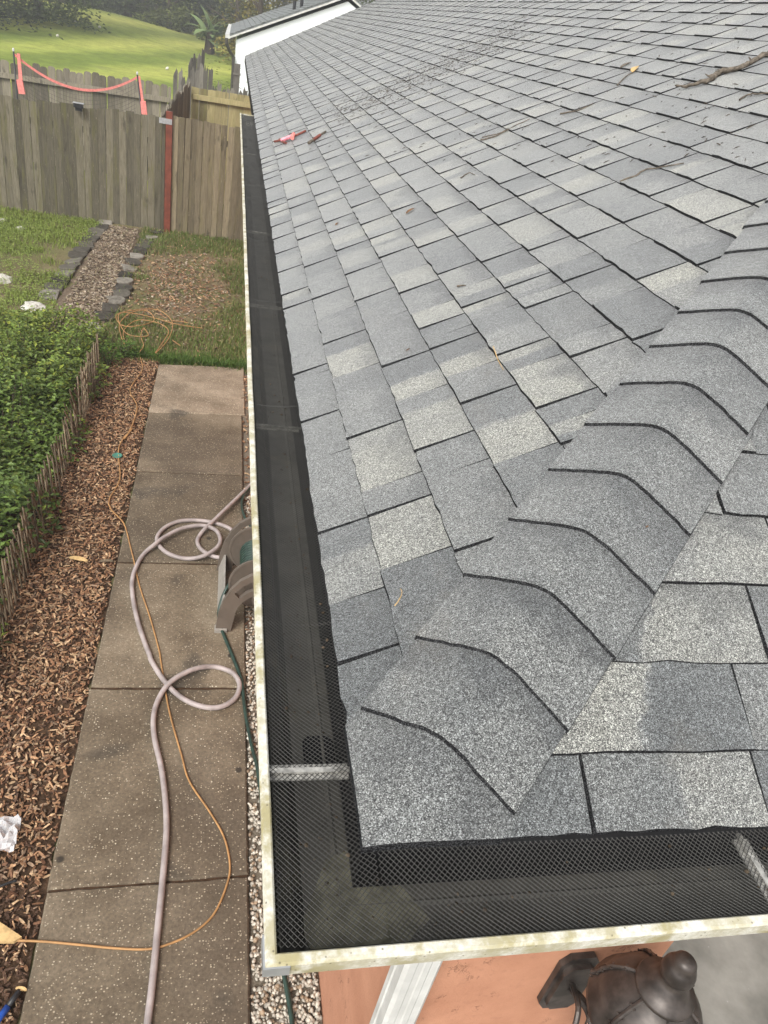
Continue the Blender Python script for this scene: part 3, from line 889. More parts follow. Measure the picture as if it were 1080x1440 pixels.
# ================================================================== WALL LANTERN
lx, ly, lz = 0.945, 0.16, -1.08        # centre of the cap's rim
lan = thing('wall_lantern', (lx, ly, lz - 0.45), 'large dark bronze wall lantern with domed cap and finial under the gutter', 'lantern')
m_ = MB(); m_.lathe((lx, ly, lz), [(0.145, -0.005), (0.152, 0.0), (0.150, 0.012), (0.138, 0.03), (0.132, 0.055), (0.118, 0.085), (0.092, 0.115), (0.062, 0.135), (0.048, 0.142)], 36)
m_.build('cap', MT['bronze'], lan, smooth=True)
m_ = MB(); m_.lathe((lx, ly, lz), [(r * 1.3, 0.134 + (h - 0.138) * 1.35) for r, h in [(0.050, 0.138), (0.058, 0.146), (0.056, 0.153), (0.044, 0.158), (0.036, 0.170), (0.028, 0.180), (0.022, 0.190), (0.028, 0.196), (0.032, 0.206), (0.031, 0.218), (0.026, 0.230), (0.020, 0.236), (0.021, 0.244), (0.014, 0.252), (0.0, 0.254)]], 26)
m_.build('finial', MT['bronze'], lan, smooth=True)
for k in range(6):
    t = 2 * math.pi * k / 6 + 0.25
    pts = [(0.152, 0.012), (0.141, 0.034), (0.135, 0.058), (0.121, 0.089), (0.094, 0.119), (0.060, 0.14)]
    m_ = MB(); m_.tube([(lx + r * math.cos(t), ly + r * math.sin(t), lz + h) for r, h in pts], 0.0055, 6)
    for r, h in pts[:-1]:
        for o in (-0.07, 0.07): m_.lathe((lx + r * math.cos(t + o), ly + r * math.sin(t + o), lz + h), [(0.0032, 0), (0.003, 0.003), (0, 0.004)], 6)
    m_.build('rib', MT['bronze'], lan)
    a = Vector((lx + 0.118 * math.cos(t), ly + 0.118 * math.sin(t), lz - 0.005)); b = Vector((lx + 0.07 * math.cos(t), ly + 0.07 * math.sin(t), lz - 0.36))
    m_ = MB(); m_.tube([a, b], 0.006, 6); m_.build('corner_bar', MT['bronze'], lan)
    t2 = t + 2 * math.pi / 6
    c = Vector((lx + 0.118 * math.cos(t2), ly + 0.118 * math.sin(t2), lz - 0.005)); d = Vector((lx + 0.07 * math.cos(t2), ly + 0.07 * math.sin(t2), lz - 0.36))
    nrm = (b - a).cross(c - a).normalized() * 0.003
    m_ = MB(); m_.prism([a, c, d, b], nrm); m_.build('glass_pane', MT['glass'], lan)
m_ = MB(); m_.lathe((lx, ly, lz), [(0.0, -0.44), (0.018, -0.43), (0.03, -0.41), (0.05, -0.385), (0.08, -0.37), (0.08, -0.355), (0.05, -0.35)], 24); m_.build('base', MT['bronze'], lan, smooth=True)
m_ = MB(); m_.lathe((lx, ly, lz - .33), [(0.02, 0), (0.02, 0.12), (0.012, 0.14), (0.02, 0.18), (0.012, 0.21), (0.0, 0.235)], 14); m_.build('bulb', MT['white'], lan, smooth=True)
m_ = MB()
bpx, bpz = 0.905, -1.35
poly = [(bpx + a * 0.062, 0.379, bpz + b * 0.15) for a, b in ((-1, -.75), (-.6, -1), (.6, -1), (1, -.75), (1, .75), (.6, 1), (-.6, 1), (-1, .75))]
m_.prism(poly, (0, -0.018, 0)); m_.prism([(x * .8 + bpx * .2, .361, z * .8 + bpz * .2) for x, y, z in poly], (0, -0.016, 0))
m_.build('backplate', MT['bronze'], lan)
m_ = MB()
m_.tube(spline([(bpx, .35, bpz), (bpx + .01, .30, bpz + .03), (bpx + .03, .26, bpz + .0), (lx, ly + .05, lz - .36), (lx, ly, lz - .385)], 6), 0.012, 8)
m_.tube(spline([(bpx - .01, .34, bpz + .04), (bpx - .03, .27, bpz + .07), (bpx - .05, .22, bpz + .02), (bpx - .045, .19, bpz - .04), (bpx - .02, .2, bpz - .07), (bpx - .005, .225, bpz - .04)], 6), 0.009, 8)
m_.build('scroll_arm', MT['bronze'], lan)

# ================================================================== LOOSE STUFF ON THE GROUND
def rot_rand(flat=1.0):
    return Matrix.Rotation(random.uniform(0, 6.283), 3, 'Z') @ Matrix.Rotation(random.gauss(0, .3 * flat), 3, 'X') @ Matrix.Rotation(random.gauss(0, .3 * flat), 3, 'Y')

CH = [(0.29, 0.165, 0.092), (0.21, 0.11, 0.06), (0.36, 0.215, 0.12), (0.145, 0.075, 0.044), (0.45, 0.31, 0.185), (0.095, 0.055, 0.036), (0.26, 0.18, 0.12)]
def chip(mb, x, y, z, L, W, c, flat=1.0):
    k_ = random.uniform(.65, 1.3); M = rot_rand(flat); h = random.uniform(.003, .008); b = random.uniform(-.1, .25) * L
    t = random.uniform(.25, .95)
    vs = [(-L / 2, -W / 2 * t, 0), (-L / 2, W / 2 * t, 0), (0, -W / 2, b * .5), (0, W / 2, b * .5), (L / 2, -W * .3, 0), (L / 2, W * .3, 0)]
    vs = vs + [(p[0], p[1], p[2] - h) for p in vs]
    o = Vector((x, y, z))
    mb.add([M @ Vector(p) + o for p in vs], [(0, 2, 3, 1), (2, 4, 5, 3), (6, 7, 9, 8), (8, 9, 11, 10), (0, 6, 8, 2), (2, 8, 10, 4), (1, 3, 9, 7), (3, 5, 11, 9), (0, 1, 7, 6), (4, 10, 11, 5)], (*[q * k_ for q in c], 1))

mb = MB()
for i in range(22000):
    y = 0.5 + 7.3 * random.random() ** 1.25; x = random.uniform(-1.56 if y > 2.6 else -1.75, -0.843)
    if x > -0.87 and random.random() < .5: continue
    big = random.random() < .5
    c = random.choice(CH)
    if 0.9 < y < 1.5 and random.random() < .55: c = CH[5]; big = False
    chip(mb, x, y, G - 0.012 + random.uniform(-.004, .014) , random.uniform(.02, .05) if big else random.uniform(.009, .026), random.uniform(.006, .014) if big else random.uniform(.004, .009), c)
mb.build('bark_mulch', MT['chip'], label='reddish brown bark mulch covering the bed beside the walkway', cat='mulch', kind='stuff')

mb = MB()
PCH = [(0.23, 0.175, 0.125), (0.16, 0.115, 0.08), (0.34, 0.285, 0.22), (0.11, 0.08, 0.055), (0.26, 0.215, 0.14)]
for i in range(3600):
    x = random.uniform(-2.12, -1.62); y = random.uniform(8.1, 13.1)
    chip(mb, x, y, G - 0.018 + random.uniform(0, .012), random.uniform(.02, .06), random.uniform(.012, .024), random.choice(PCH))
for i in range(2600):
    x = random.gauss(-0.75, .42); y = random.gauss(10.3, 1.1)
    if not (-1.5 < x < 0.3 and 7.8 < y < 13.1): continue
    chip(mb, x, y, G - 0.025 + random.uniform(0, .012), random.uniform(.02, .06), random.uniform(.01, .02), random.choice(PCH + CH))
mb.build('path_chips', MT['chip'], label='faded pinkish bark chips between the stone edging rows', cat='bark chips', kind='stuff')

# pebbles
def pebble(mb, x, y, z, r, c):
    M = rot_rand(2); sx, sy, sz = r * random.uniform(.8, 1.3), r * random.uniform(.7, 1.1), r * random.uniform(.5, .8)
    t = (1 + 5 ** .5) / 2; k = 1 / math.sqrt(1 + t * t)
    V = [(-1, t, 0), (1, t, 0), (-1, -t, 0), (1, -t, 0), (0, -1, t), (0, 1, t), (0, -1, -t), (0, 1, -t), (t, 0, -1), (t, 0, 1), (-t, 0, -1), (-t, 0, 1)]
    F = [(0, 11, 5), (0, 5, 1), (0, 1, 7), (0, 7, 10), (0, 10, 11), (1, 5, 9), (5, 11, 4), (11, 10, 2), (10, 7, 6), (7, 1, 8), (3, 9, 4), (3, 4, 2), (3, 2, 6), (3, 6, 8), (3, 8, 9), (4, 9, 5), (2, 4, 11), (6, 2, 10), (8, 6, 7), (9, 8, 1)]
    o = Vector((x, y, z))
    mb.add([M @ Vector((p[0] * k * sx * random.uniform(.85, 1.12), p[1] * k * sy * random.uniform(.85, 1.12), p[2] * k * sz)) + o for p in V], F, c)
mb = MB()
for i in range(6200):
    y = 0.3 + 4.6 * random.random() ** 1.5; x = random.uniform(0.08, 0.372)
    g = random.uniform(.55, 1.1); c = (0.55 * g, 0.5 * g, 0.42 * g, 1) if random.random() < .8 else (0.34 * g, 0.25 * g, 0.17 * g, 1)
    pebble(mb, x, y, G - 0.026 + random.uniform(0, .018), random.uniform(.006, .0135), c)
mb.build('white_gravel', MT['pebble'], label='whitish pebble gravel strip between walkway and house wall', cat='gravel', kind='stuff', smooth=True)
mb = MB()
for i in range(700):
    y = random.uniform(3.2, 7.4); x = random.uniform(0.08, 0.35)
    chip(mb, x, y, G - 0.008 + random.uniform(-.01, .01), random.uniform(.02, .05), random.uniform(.008, .018), random.choice(CH))
mb.build('leaf_litter', MT['chip'], label='brown leaf litter lying on the gravel along the house', cat='leaf litter', kind='stuff')

# grass
def vnoise(x, y, s, seed=0):
    xi, yi = math.floor(x * s), math.floor(y * s); fx, fy = x * s - xi, y * s - yi
    def h(a, b): 
        v = math.sin((a * 127.1 + b * 311.7 + seed * 74.7)) * 43758.5453; return v - math.floor(v)
    fx = fx * fx * (3 - 2 * fx); fy = fy * fy * (3 - 2 * fy)
    return (h(xi, yi) * (1 - fx) + h(xi + 1, yi) * fx) * (1 - fy) + (h(xi, yi + 1) * (1 - fx) + h(xi + 1, yi + 1) * fx) * fy
def blade(mb, x, y, z, L, W, c):
    t = random.uniform(0, 6.283); l = random.uniform(.2, .9) * L
    dx, dy = math.cos(t), math.sin(t); px, py = -dy * W, dx * W
    mb.add([(x - px, y - py, z), (x + px, y + py, z), (x + dx * l * .4 + px * .8, y + dy * l * .4 + py * .8, z + L * .65), (x + dx * l * .4 - px * .8, y + dy * l * .4 - py * .8, z + L * .65), (x + dx * l, y + dy * l, z + L * .9)],
           [(0, 1, 2, 3), (3, 2, 4)], (*c, 1))
mb = MB()
for i in range(72000):
    x = random.uniform(-5.2, 0.36); y = random.uniform(7.5, 13.28)
    if -2.2 < x < -1.56 and random.random() < .97: continue
    if x < -1.5 and y < 8.1: continue
    d = 0.6 * vnoise(x, y, 1.5, 3) + 0.4 * vnoise(x, y, 4.2, 5)
    bare = math.exp(-((x + 0.75) / .5) ** 2 - ((y - 10.3) / 1.15) ** 2)
    if -0.05 < x or y > 12.4 or y < 8.6: d += .25
    d -= bare * .5
    if x < -2.6: d -= 0.35 * math.exp(-((x + 3.4) / .5) ** 2 - ((y - 10.2) / .5) ** 2)
    if random.random() > sstep(.36, .7, d): continue
    g = random.uniform(.75, 1.25) * (0.85 + .3 * vnoise(x, y, .9, 9))
    if x < -2.2: c = (0.21 * g, 0.265 * g, 0.06 * g)
    elif random.random() < .25: c = (0.27 * g, 0.22 * g, 0.11 * g)
    else: c = (0.135 * g, 0.185 * g, 0.048 * g)
    blade(mb, x, y, G - 0.042, random.uniform(.035, .085), random.uniform(.003, .006), c)
for i in range(2500):                 # the lip of grass over the far end of the walkway
    x = random.uniform(-1.3, 0.3); y = 7.55 + abs(random.gauss(0, .12)) + .1 * vnoise(x, 3, 3)
    g = random.uniform(.7, 1.2); blade(mb, x, y, G - 0.04, random.uniform(.05, .12), .004, (0.085 * g, 0.15 * g, 0.028 * g))
mb.build('lawn_grass', MT['grass'], label='patchy green lawn grass in front of the board fence', cat='grass', kind='stuff')
mb = MB()
def leaf(mb, p, d, nrm, L, W, c, fold=.2):
    p, d = Vector(p), Vector(d).normalized(); sdv = d.cross(Vector(nrm))
    if sdv.length < 1e-4: sdv = d.cross(Vector((1, 0, 0)))
    sdv.normalize(); up = sdv.cross(d)
    mb.add([p, p + d * L * .45 + sdv * W / 2 + up * W * fold, p + d * L - up * L * .08, p + d * L * .45 - sdv * W / 2 + up * W * fold], [(0, 1, 2), (0, 2, 3)], (*c, 1))
for i in range(15000):                 # clover and weeds in the left lawn
    x = random.uniform(-5.4, -2.25); y = random.uniform(8.2, 13.2)
    if vnoise(x, y, 1.3, 21) < .52: continue
    g = random.uniform(.7, 1.3); t = random.uniform(0, 6.28)
    leaf(mb, (x, y, G - .02 + random.uniform(0, .05)), (math.cos(t), math.sin(t), .2), (0, 0, 1), random.uniform(.02, .04), random.uniform(.014, .026), (0.24 * g, 0.31 * g, 0.07 * g))
mb.build('lawn_weeds', MT['leaf'], label='light green clover and weeds in the lawn by the edging', cat='weeds', kind='stuff')

# ================================================================== SHRUBS AND LATTICE
def shrub(cx, cy, rx, ry, h, n, label, tone):
    t = thing('shrub', (cx, cy, G - .03), label, 'shrub', 'leafy shrubs behind the lattice')
    mb = MB(); sb = MB()
    bumps = [(random.gauss(0, .5), random.gauss(0, .5), random.uniform(.35, .6)) for _ in range(8)]
    def top(u, v):
        b = max(0, 1 - u * u - v * v) ** .5
        k = max(math.exp(-((u - a) ** 2 + (v - b2) ** 2) / (r * r * .5)) for a, b2, r in bumps)
        return h * (0.45 * b + 0.62 * k * min(1, b * 2.0)) * (.78 + .44 * vnoise(cx + u * rx, cy + v * ry, 6.5, 31))
    k = 0
    while k < n:
        u, v = random.uniform(-1, 1), random.uniform(-1, 1)
        if u * u + v * v > 1: continue
        z = top(u, v)
        f = 1 - random.random() ** 2.2 * .9 if random.random() < .8 else random.random()
        zz = max(.03, z * f + random.gauss(0, .02) + (random.random() * .09 if random.random() < .07 else 0))
        x, y = cx + u * rx, cy + v * ry
        if x > -1.47 and random.random() < .75: continue
        a = random.uniform(0, 6.283)
        g = random.uniform(.45, 1.5); hue = random.random()
        c = (tone[0] * g * (1 + .5 * (hue > .82)), tone[1] * g * (1 + .25 * (hue > .82)), tone[2] * g)
        leaf(mb, (x, y, G + zz), (math.cos(a), math.sin(a), random.gauss(.15, .35)), (random.gauss(0, .35), random.gauss(0, .35), 1), random.uniform(.035, .068), random.uniform(.022, .038), c)
        k += 1
    for q in range(26):
        a = random.uniform(0, 6.283); r = random.random() ** .5 * .8
        x, y = cx + rx * r * math.cos(a), cy + ry * r * math.sin(a); hh = max(.1, top(r * math.cos(a), r * math.sin(a)))
        sb.tube(spline([(cx + (x - cx) * .5, cy + (y - cy) * .5, G - .05), (cx + (x - cx) * .8, cy + (y - cy) * .8, G + hh * .5), (x, y, G + hh * .97)], 3), [.008, .007, .006, .006, .005, .004, .003], 5)
    mb.build('foliage', MT['leaf'], t); sb.build('stems', MT['bark'], t)
GT = (0.125, 0.19, 0.04)
shrub(-2.0, 3.0, .62, .75, .44, 3600, 'low leafy shrub behind the lattice end closest to the walkway joint', GT)
shrub(-1.88, 4.25, .58, .85, .50, 5200, 'dark green shrub pushing through the gap in the lattice', (0.105, 0.165, 0.036))
shrub(-1.95, 5.5, .66, .9, .50, 6000, 'dense green shrub spilling over the lattice middle', GT)
shrub(-2.0, 6.75, .72, .85, .52, 6000, 'bright green shrub behind the tallest part of the lattice', (0.155, 0.22, 0.045))
shrub(-2.95, 5.9, .75, 1.2, .5, 4200, 'rounded green shrub set back from the lattice in the bed', (0.135, 0.2, 0.042))
shrub(-2.2, 7.75, .85, .5, .36, 3800, 'yellow-green shrub at the lawn edge beside the pale rocks', (0.185, 0.245, 0.05))
for (x, y) in ((-1.35, 7.35), (-1.22, 7.62), (-1.5, 7.6)):
    t = thing('weed_tuft', (x, y, G - .03), 'leafy weed tuft growing at the far end of the lattice', 'weed', 'weed tufts by the lattice end'); mb = MB()
    for k in range(160):
        a = random.uniform(0, 6.28); r = random.random() * .16
        g = random.uniform(.7, 1.3); leaf(mb, (x + r * math.cos(a), y + r * math.sin(a), G + random.uniform(0, .16)), (math.cos(a), math.sin(a), .3), (0, 0, 1), random.uniform(.03, .055), .022, (.09 * g, .16 * g, .025 * g))
    mb.build('foliage', MT['leaf'], t)
    sm = MB()
    for k in range(9):
        a = k * .7; sm.tube([(x, y, G - .05), (x + .07 * math.cos(a), y + .07 * math.sin(a), G + .13)], .003, 4)
    sm.build('stem', MT['bark'], t)

def lattice(y0, y1, hgt, label, miss=0.0, lean=.3):
    lat = thing('lattice_fence', (-1.4, (y0 + y1) / 2, G - .03), label, 'lattice fence', 'low lattice fence sections')
    sp = 0.074; n = int((y1 - y0) / sp)
    for fam in (-1, 1):
        for i in range(n + 1):
            if random.random() < miss: continue
            yb = y0 + i * sp + random.gauss(0, .006); dy = fam * hgt * lean * random.uniform(.9, 1.1); hh = hgt * random.uniform(.84, 1.1)
            yt = yb + dy
            xb = -1.40 + fam * .007 + .03 * vnoise(yb, 1, .9, 4); xt = xb - .05 + random.gauss(0, .008)
            a = Vector((xb, yb, G - .045)); b = Vector((xt, yt, G + hh))
            d = (b - a); M = d.to_track_quat('Z', 'X').to_matrix()
            m_ = MB(); w = random.uniform(.014, .020); ln = d.length
            # half-round split stick with a snapped end
            prof = [(-w / 2, -.004), (w / 2, -.004), (w / 2, .002), (w * .22, .006), (-w * .22, .006), (-w / 2, .002)]
            # stick width runs along the fence
            ydir = Vector((0, 1, 0)); nd = d.normalized(); wd = (ydir - nd * ydir.dot(nd)).normalized(); td = nd.cross(wd)
            vs = []
            for t_ in (0, .5, 1):
                bow = random.gauss(0, .006) if t_ == .5 else 0
                for u, v in prof:
                    p = a + d * t_ + wd * (u + bow) + td * (v * fam)
                    if t_ == 1: p += nd * random.uniform(-.012, .02)
                    vs.append(p)
            fs = [(q * 6 + k, q * 6 + (k + 1) % 6, (q + 1) * 6 + (k + 1) % 6, (q + 1) * 6 + k) for q in range(2) for k in range(6)] + [(5, 4, 3, 2, 1, 0), (12, 13, 14, 15, 16, 17)]
            m_.add(vs, fs); m_.build('slat', MT['lattice'], lat, origin=a)
lattice(5.75, 6.98, .40, 'grey wooden lattice section standing clear of the shrubs', 0, .62)
lattice(4.75, 5.75, .30, 'wooden lattice section half buried in green shrub leaves', .25)
lattice(2.6, 4.72, .36, 'long weathered lattice section leaning beside the bark mulch', .05)
# grey vine loops on the lattice
mb = MB()
mb.tube(spline([onz(38, 698, G + .28), onz(52, 700, G + .26), onz(55, 712, G + .2), onz(49, 724, G + .12), onz(44, 736, G + .02)], 6), .006, 6)
mb.build('vine', MT['stone'], label='grey looped vine stem hanging on the lattice', cat='vine')
mb = MB()
mb.tube(spline([onz(20, 800, G + .2), onz(15, 812, G + .15), onz(16, 824, G + .1), onz(26, 836, G + .01)], 6), .005, 6)
mb.build('vine', MT['stone'], label='thin pale vine stem curling down at the lattice foot', cat='vine')

# ================================================================== STONE EDGING
def edging_stone(px, py, ang, label, r, tilt):
    p = onz(px, py, G)
    poly = []; hw = r; L = r * 1.25
    poly = [Vector((-hw, -L * .5, 0)), Vector((hw, -L * .5, 0))]
    for k in range(9):
        t = math.pi * k / 8; poly.append(Vector((hw * math.cos(t), L * .2 + hw * .75 * math.sin(t), 0)))
    M = Matrix.Rotation(ang, 3, 'Z') @ Matrix.Rotation(tilt, 3, 'X') @ Matrix.Rotation(random.gauss(0, .08), 3, 'Y')
    m_ = MB(); n = len(poly); th = .05
    cen = sum(poly, Vector()) / n
    ring0 = [q + Vector((0, 0, -th)) for q in poly]; ring1 = [q + Vector((0, 0, -.008)) for q in poly]; ring2 = [cen + (q - cen) * .92 for q in poly]
    vs = [M @ q + p + Vector((0, 0, -.002)) for q in ring0 + ring1 + ring2]
    fs = [(a * n + k, a * n + (k + 1) % n, (a + 1) * n + (k + 1) % n, (a + 1) * n + k) for a in range(2) for k in range(n)] + [tuple(range(2 * n, 3 * n)), tuple(range(n))[::-1]]
    m_.add(vs, fs); m_.build('edging_stone', MT['stone'], label=label, cat='edging stone', group='scalloped stones edging the garden path')
LEFT = [(405, 85), (390, 103), (370, 122), (350, 145), (332, 168), (315, 188), (300, 208), (284, 230), (265, 253), (250, 277), (235, 302), (214, 328), (192, 358)]
RIGHT = [(590, 120), (572, 140), (556, 158), (540, 175), (527, 193), (515, 212), (504, 234), (488, 257), (474, 280), (467, 305), (465, 332), (455, 356), (434, 380), (416, 408), (395, 438), (350, 487)]
for i, (x, y) in enumerate(LEFT):
    edging_stone(x / 2.7, 280 + y / 2.7, random.gauss(1.57, .12), 'scalloped concrete edging stone in the row beside the open lawn', .145, random.gauss(-.02, .1))
for i, (x, y) in enumerate(RIGHT):
    edging_stone(x / 2.7, 280 + y / 2.7, random.gauss(-1.57 + .3, .18), 'rounded concrete edging stone in the row facing the bare patch', .125 + .015 * (i > 8), random.gauss(.0, .1))
for px, py, s, lb in ((47, 430, .15, 'large pale rock at the lawn edge behind the shrubs'), (70, 412, .07, 'small pale rock beside the edging row end'), (3, 390, .13, 'flat pale rock in the open lawn'), (28, 318, .07, 'small pale stone in the grass near the fence'), (3, 308, .08, 'grey-white stone at the fence end of the lawn')):
    p = onz(px, py, G); m_ = MB()
    n = 12; vs = []
    for q, (rr, z) in enumerate(((1, -.05), (1, .1), (.8, .3), (.45, .42))):
        for k in range(n):
            t = 6.283 * k / n; w = s * rr * random.uniform(.8, 1.15)
            vs.append((p.x + w * math.cos(t), p.y + w * math.sin(t), G - .04 + s * z * random.uniform(.85, 1.15) * 1.2))
    m_.add(vs, [(a * n + k, a * n + (k + 1) % n, (a + 1) * n + (k + 1) % n, (a + 1) * n + k) for a in range(3) for k in range(n)] + [tuple(range(3 * n, 4 * n))])
    m_.build('rock', MT['rock'], label=lb, cat='rock', group='pale rocks in the lawn')

# ================================================================== HOSES, CORDS, REEL
def z3(x, y): return 180 + x / 5.4, 660 + y / 5.4
def z5(x, y): return x / 2.667, 900 + y / 2.667
def zA(x, y): return x / 2.7, 280 + y / 2.7
def zB(x, y): return x / 2.7, 580 + y / 2.7
def gp(px, h): return onz(px[0], px[1], G + h)
hz = .018
pts = [gp(z3(980, 75), hz), gp(z3(920, 130), hz)] + [gp(z3(*q), hz + .03) for q in ((780, 265), (640, 400), (590, 445))] + [gp(z3(*q), hz) for q in ((545, 500), (527, 545), (545, 595), (600, 640), (680, 668), (775, 666), (900, 640), (1000, 560), (960, 520), (830, 495), (760, 442), (640, 402), (500, 387), (380, 397), (280, 442), (222, 512), (232, 572), (290, 630), (380, 668), (470, 678))]
pts += [gp(z3(*q), hz + .03) for q in ((560, 662), (640, 622), (690, 575), (700, 525), (670, 465), (600, 432), (520, 427), (400, 452), (280, 512), (200, 572))]
pts += [gp(z3(*q), hz) for q in ((120, 642), (60, 745), (32, 850), (38, 980), (68, 1130), (118, 1290), (162, 1404))]
pts += [gp(z5(*q), hz) for q in ((572, 85), (620, 158), (682, 217), (760, 250), (830, 250), (884, 215), (898, 165), (870, 122), (800, 100))] + [gp(z5(*q), hz + .03) for q in ((720, 112), (640, 157))]
pts += [gp(z5(*q), hz) for q in ((595, 220), (576, 290), (580, 370), (605, 480), (620, 600), (624, 720), (610, 900), (590, 1100), (570, 1300), (553, 1440), (540, 1600))]
mb = MB(); mb.tube(spline(pts, 6), .0155, 12)
mb.build('garden_hose', MT['hose'], label='thick lilac-grey garden hose looping along the concrete walkway', cat='hose', smooth=True)

cz = .008
pts = [gp(zA(*q), cz - .01) for q in ((530, 590), (540, 650), (502, 708), (495, 740), (520, 790), (503, 860), (472, 916))]
pts = [gp(zA(530, 590), cz)] + [p + Vector((0, 0, .012)) for p in pts[1:]] + [gp(zB(*q), cz) for q in ((503, 60), (452, 130), (455, 250), (417, 325), (420, 365), (470, 422), (495, 510), (510, 570), (530, 660), (570, 780), (603, 900))]
pts += [gp(z5(*q), cz) for q in ((603, 80), (620, 190), (640, 290), (680, 430), (710, 530), (790, 650), (840, 740), (862, 840), (850, 920), (800, 1030), (720, 1100), (620, 1145), (540, 1160), (420, 1155), (300, 1143), (150, 1130), (0, 1125), (-200, 1115))]
COIL = [(770, 490), (700, 480), (650, 470), (600, 455), (540, 440), (470, 430), (440, 445), (465, 480), (530, 480), (585, 460), (560, 425), (500, 430), (455, 470), (460, 520), (475, 550), (470, 500), (520, 460), (600, 470), (640, 500), (620, 540), (590, 585), (640, 530), (655, 470), (620, 430), (585, 418), (520, 420), (450, 440), (480, 510), (560, 520), (545, 490), (535, 520), (545, 555), (532, 578)]
cp = [gp(zA(*q), cz + .02 * ((i * 7) % 3)) for i, q in enumerate(COIL)]
mb = MB(); mb.tube(spline(cp + pts, 6), .0052, 7)
mb.build('extension_cord', MT['cord'], label='orange extension cord coiled on the lawn and trailing down the walkway', cat='cord', smooth=True)
mb = MB(); mb.tube(spline([gp(zA(655, 535), .012), gp(zA(668, 545), .012), gp(zA(685, 556), .012)], 5), .0052, 6)
mb.tube(spline([gp(zA(650, 462), .02), gp(zA(690, 465), .02), gp(zA(715, 470), .02)], 5), .0052, 6)
mb.build('cord_end', MT['cord'], label='loose orange cord ends lying in the grass by the coil', cat='cord', smooth=True)

pts = [gp(zB(*q), .02) for q in ((990, 260), (935, 300), (918, 350), (935, 410), (960, 440))]
mb = MB(); mb.tube(spline(pts, 6), .011, 8); mb.build('green_hose', MT['ghose'], label='dark green hose bend behind the hose reel', cat='hose', smooth=True)
pts = [Vector((.12, 3.5, G + .28)), Vector((.0, 3.45, G + .33))] + [gp(zB(868, 655), .2), gp(zB(842, 710), .12), gp(zB(832, 790), .03)] + [gp(z5(*q), .012) for q in ((872, 60), (905, 150), (920, 270), (945, 400), (972, 520))]
pts += [Vector((.17, 1.45, G + .012)), Vector((.2, 1.15, G + .012)), gp((404, 1395), .012), gp((411, 1440), .012), gp((416, 1500), .012)]
mb = MB(); mb.tube(spline(pts, 6), .0115, 8); mb.build('green_hose', MT['ghose'], label='dark green hose running from the reel along the gravel edge', cat='hose', smooth=True)

reel = thing('hose_reel', (0.12, 3.5, G), 'taupe plastic hose reel cart standing half under the gutter', 'hose reel')
def disc(yc, r, name):
    m_ = MB(); cx, cz_ = 0.145, G + .285; n = 36
    # ring plate with spokes and cut-outs
    m_.lathe((cx, yc, cz_), [(r * .93, -.008), (r, -.006), (r, .006), (r * .93, .008)], n, (0, -1, 0), close=True)
    m_.lathe((cx, yc, cz_), [(r * .52, -.006), (r * .94, -.006), (r * .94, .004), (r * .52, .004)], n, (0, -1, 0), close=True)
    m_.lathe((cx, yc, cz_), [(0.0, .012), (r * .36, .01), (r * .36, -.008), (0, -.008)], n, (0, -1, 0))
    for k in range(5):
        t = 6.283 * k / 5 + .45
        m_.box((cx + math.cos(t) * r * .45, yc, cz_ + math.sin(t) * r * .45), (r * .42, .01, r * .36), Matrix.Rotation(-t, 3, 'Y'))
    return m_.build(name, MT['taupe'], reel)
disc(3.36, .205, 'reel_disc'); disc(3.74, .205, 'reel_disc')
m_ = MB(); m_.lathe((0.145, 3.36, G + .285), [(.0, 0), (.11, 0), (.11, -.38), (0, -.38)], 28, (0, -1, 0)); m_.build('drum', MT['taupe'], reel, smooth=False)
m_ = MB()
hp = []
for k in range(12 * 16):
    t = 6.283 * k / 16; yy = 3.385 + .33 * k / (12 * 16); hp.append((0.145 + .117 * math.cos(t), yy, G + .285 + .117 * math.sin(t)))
m_.tube(hp, .0115, 7); m_.build('wound_hose', MT['ghose'], reel, smooth=True)
def side_frame(y, th):
    # arched foot plate: outer arch minus two windows, built from bars
    m_ = MB(); outer = []
    for k in range(13):
        t = math.pi * k / 12; outer.append(Vector((0.145 - .268 * math.cos(t), y, G + .03 + .47 * math.sin(t))))
    inner = [Vector((0.145 - .155 * math.cos(math.pi * k / 12), y, G + .12 + .20 * math.sin(math.pi * k / 12))) for k in range(13)]
    off = Vector((0, th, 0)); n = 13
    vs = outer + inner + [p + off for p in outer + inner]; N = 26
    fs = []
    for k in range(12):
        if k in (3, 4, 8):        # windows in the plate
            o2 = [outer[k].lerp(inner[k], .3), outer[k + 1].lerp(inner[k + 1], .3)]; i2 = [outer[k].lerp(inner[k], .72), outer[k + 1].lerp(inner[k + 1], .72)]
            m_.prism([outer[k], outer[k + 1], o2[1], o2[0]], off); m_.prism([i2[0], i2[1], inner[k + 1], inner[k]], off)
        else: m_.prism([outer[k], outer[k + 1], inner[k + 1], inner[k]], off)
    for s in (-1, 1):
        m_.prism([Vector((.145 + s * .268, y, G + .03)), Vector((.145 + s * .155, y, G + .12)), Vector((.145 + s * .17, y, G)), Vector((.145 + s * .275, y, G))], off)
    m_.lathe((.145, y + (0 if th > 0 else 0), G + .285), [(0, .012), (.05, .01), (.055, -.03), (0, -.03)], 20, (0, -1, 0))
    m_.build('side_frame', MT['taupe'], reel)
side_frame(3.19, .03); side_frame(3.84, .03)
for s, nm, mt in ((-1, 'tray_panel', 'tray'), (1, 'tray_panel', 'taupe')):
    m_ = MB(); x = .145 + s * .262
    m_.prism([(x, 3.22, G + .03), (x + .012, 3.22, G + .03), (x - s * .045, 3.22, G + .15), (x - s * .045 - .012, 3.22, G + .15)], (0, .62, 0)); m_.build(nm, MT[mt], reel)
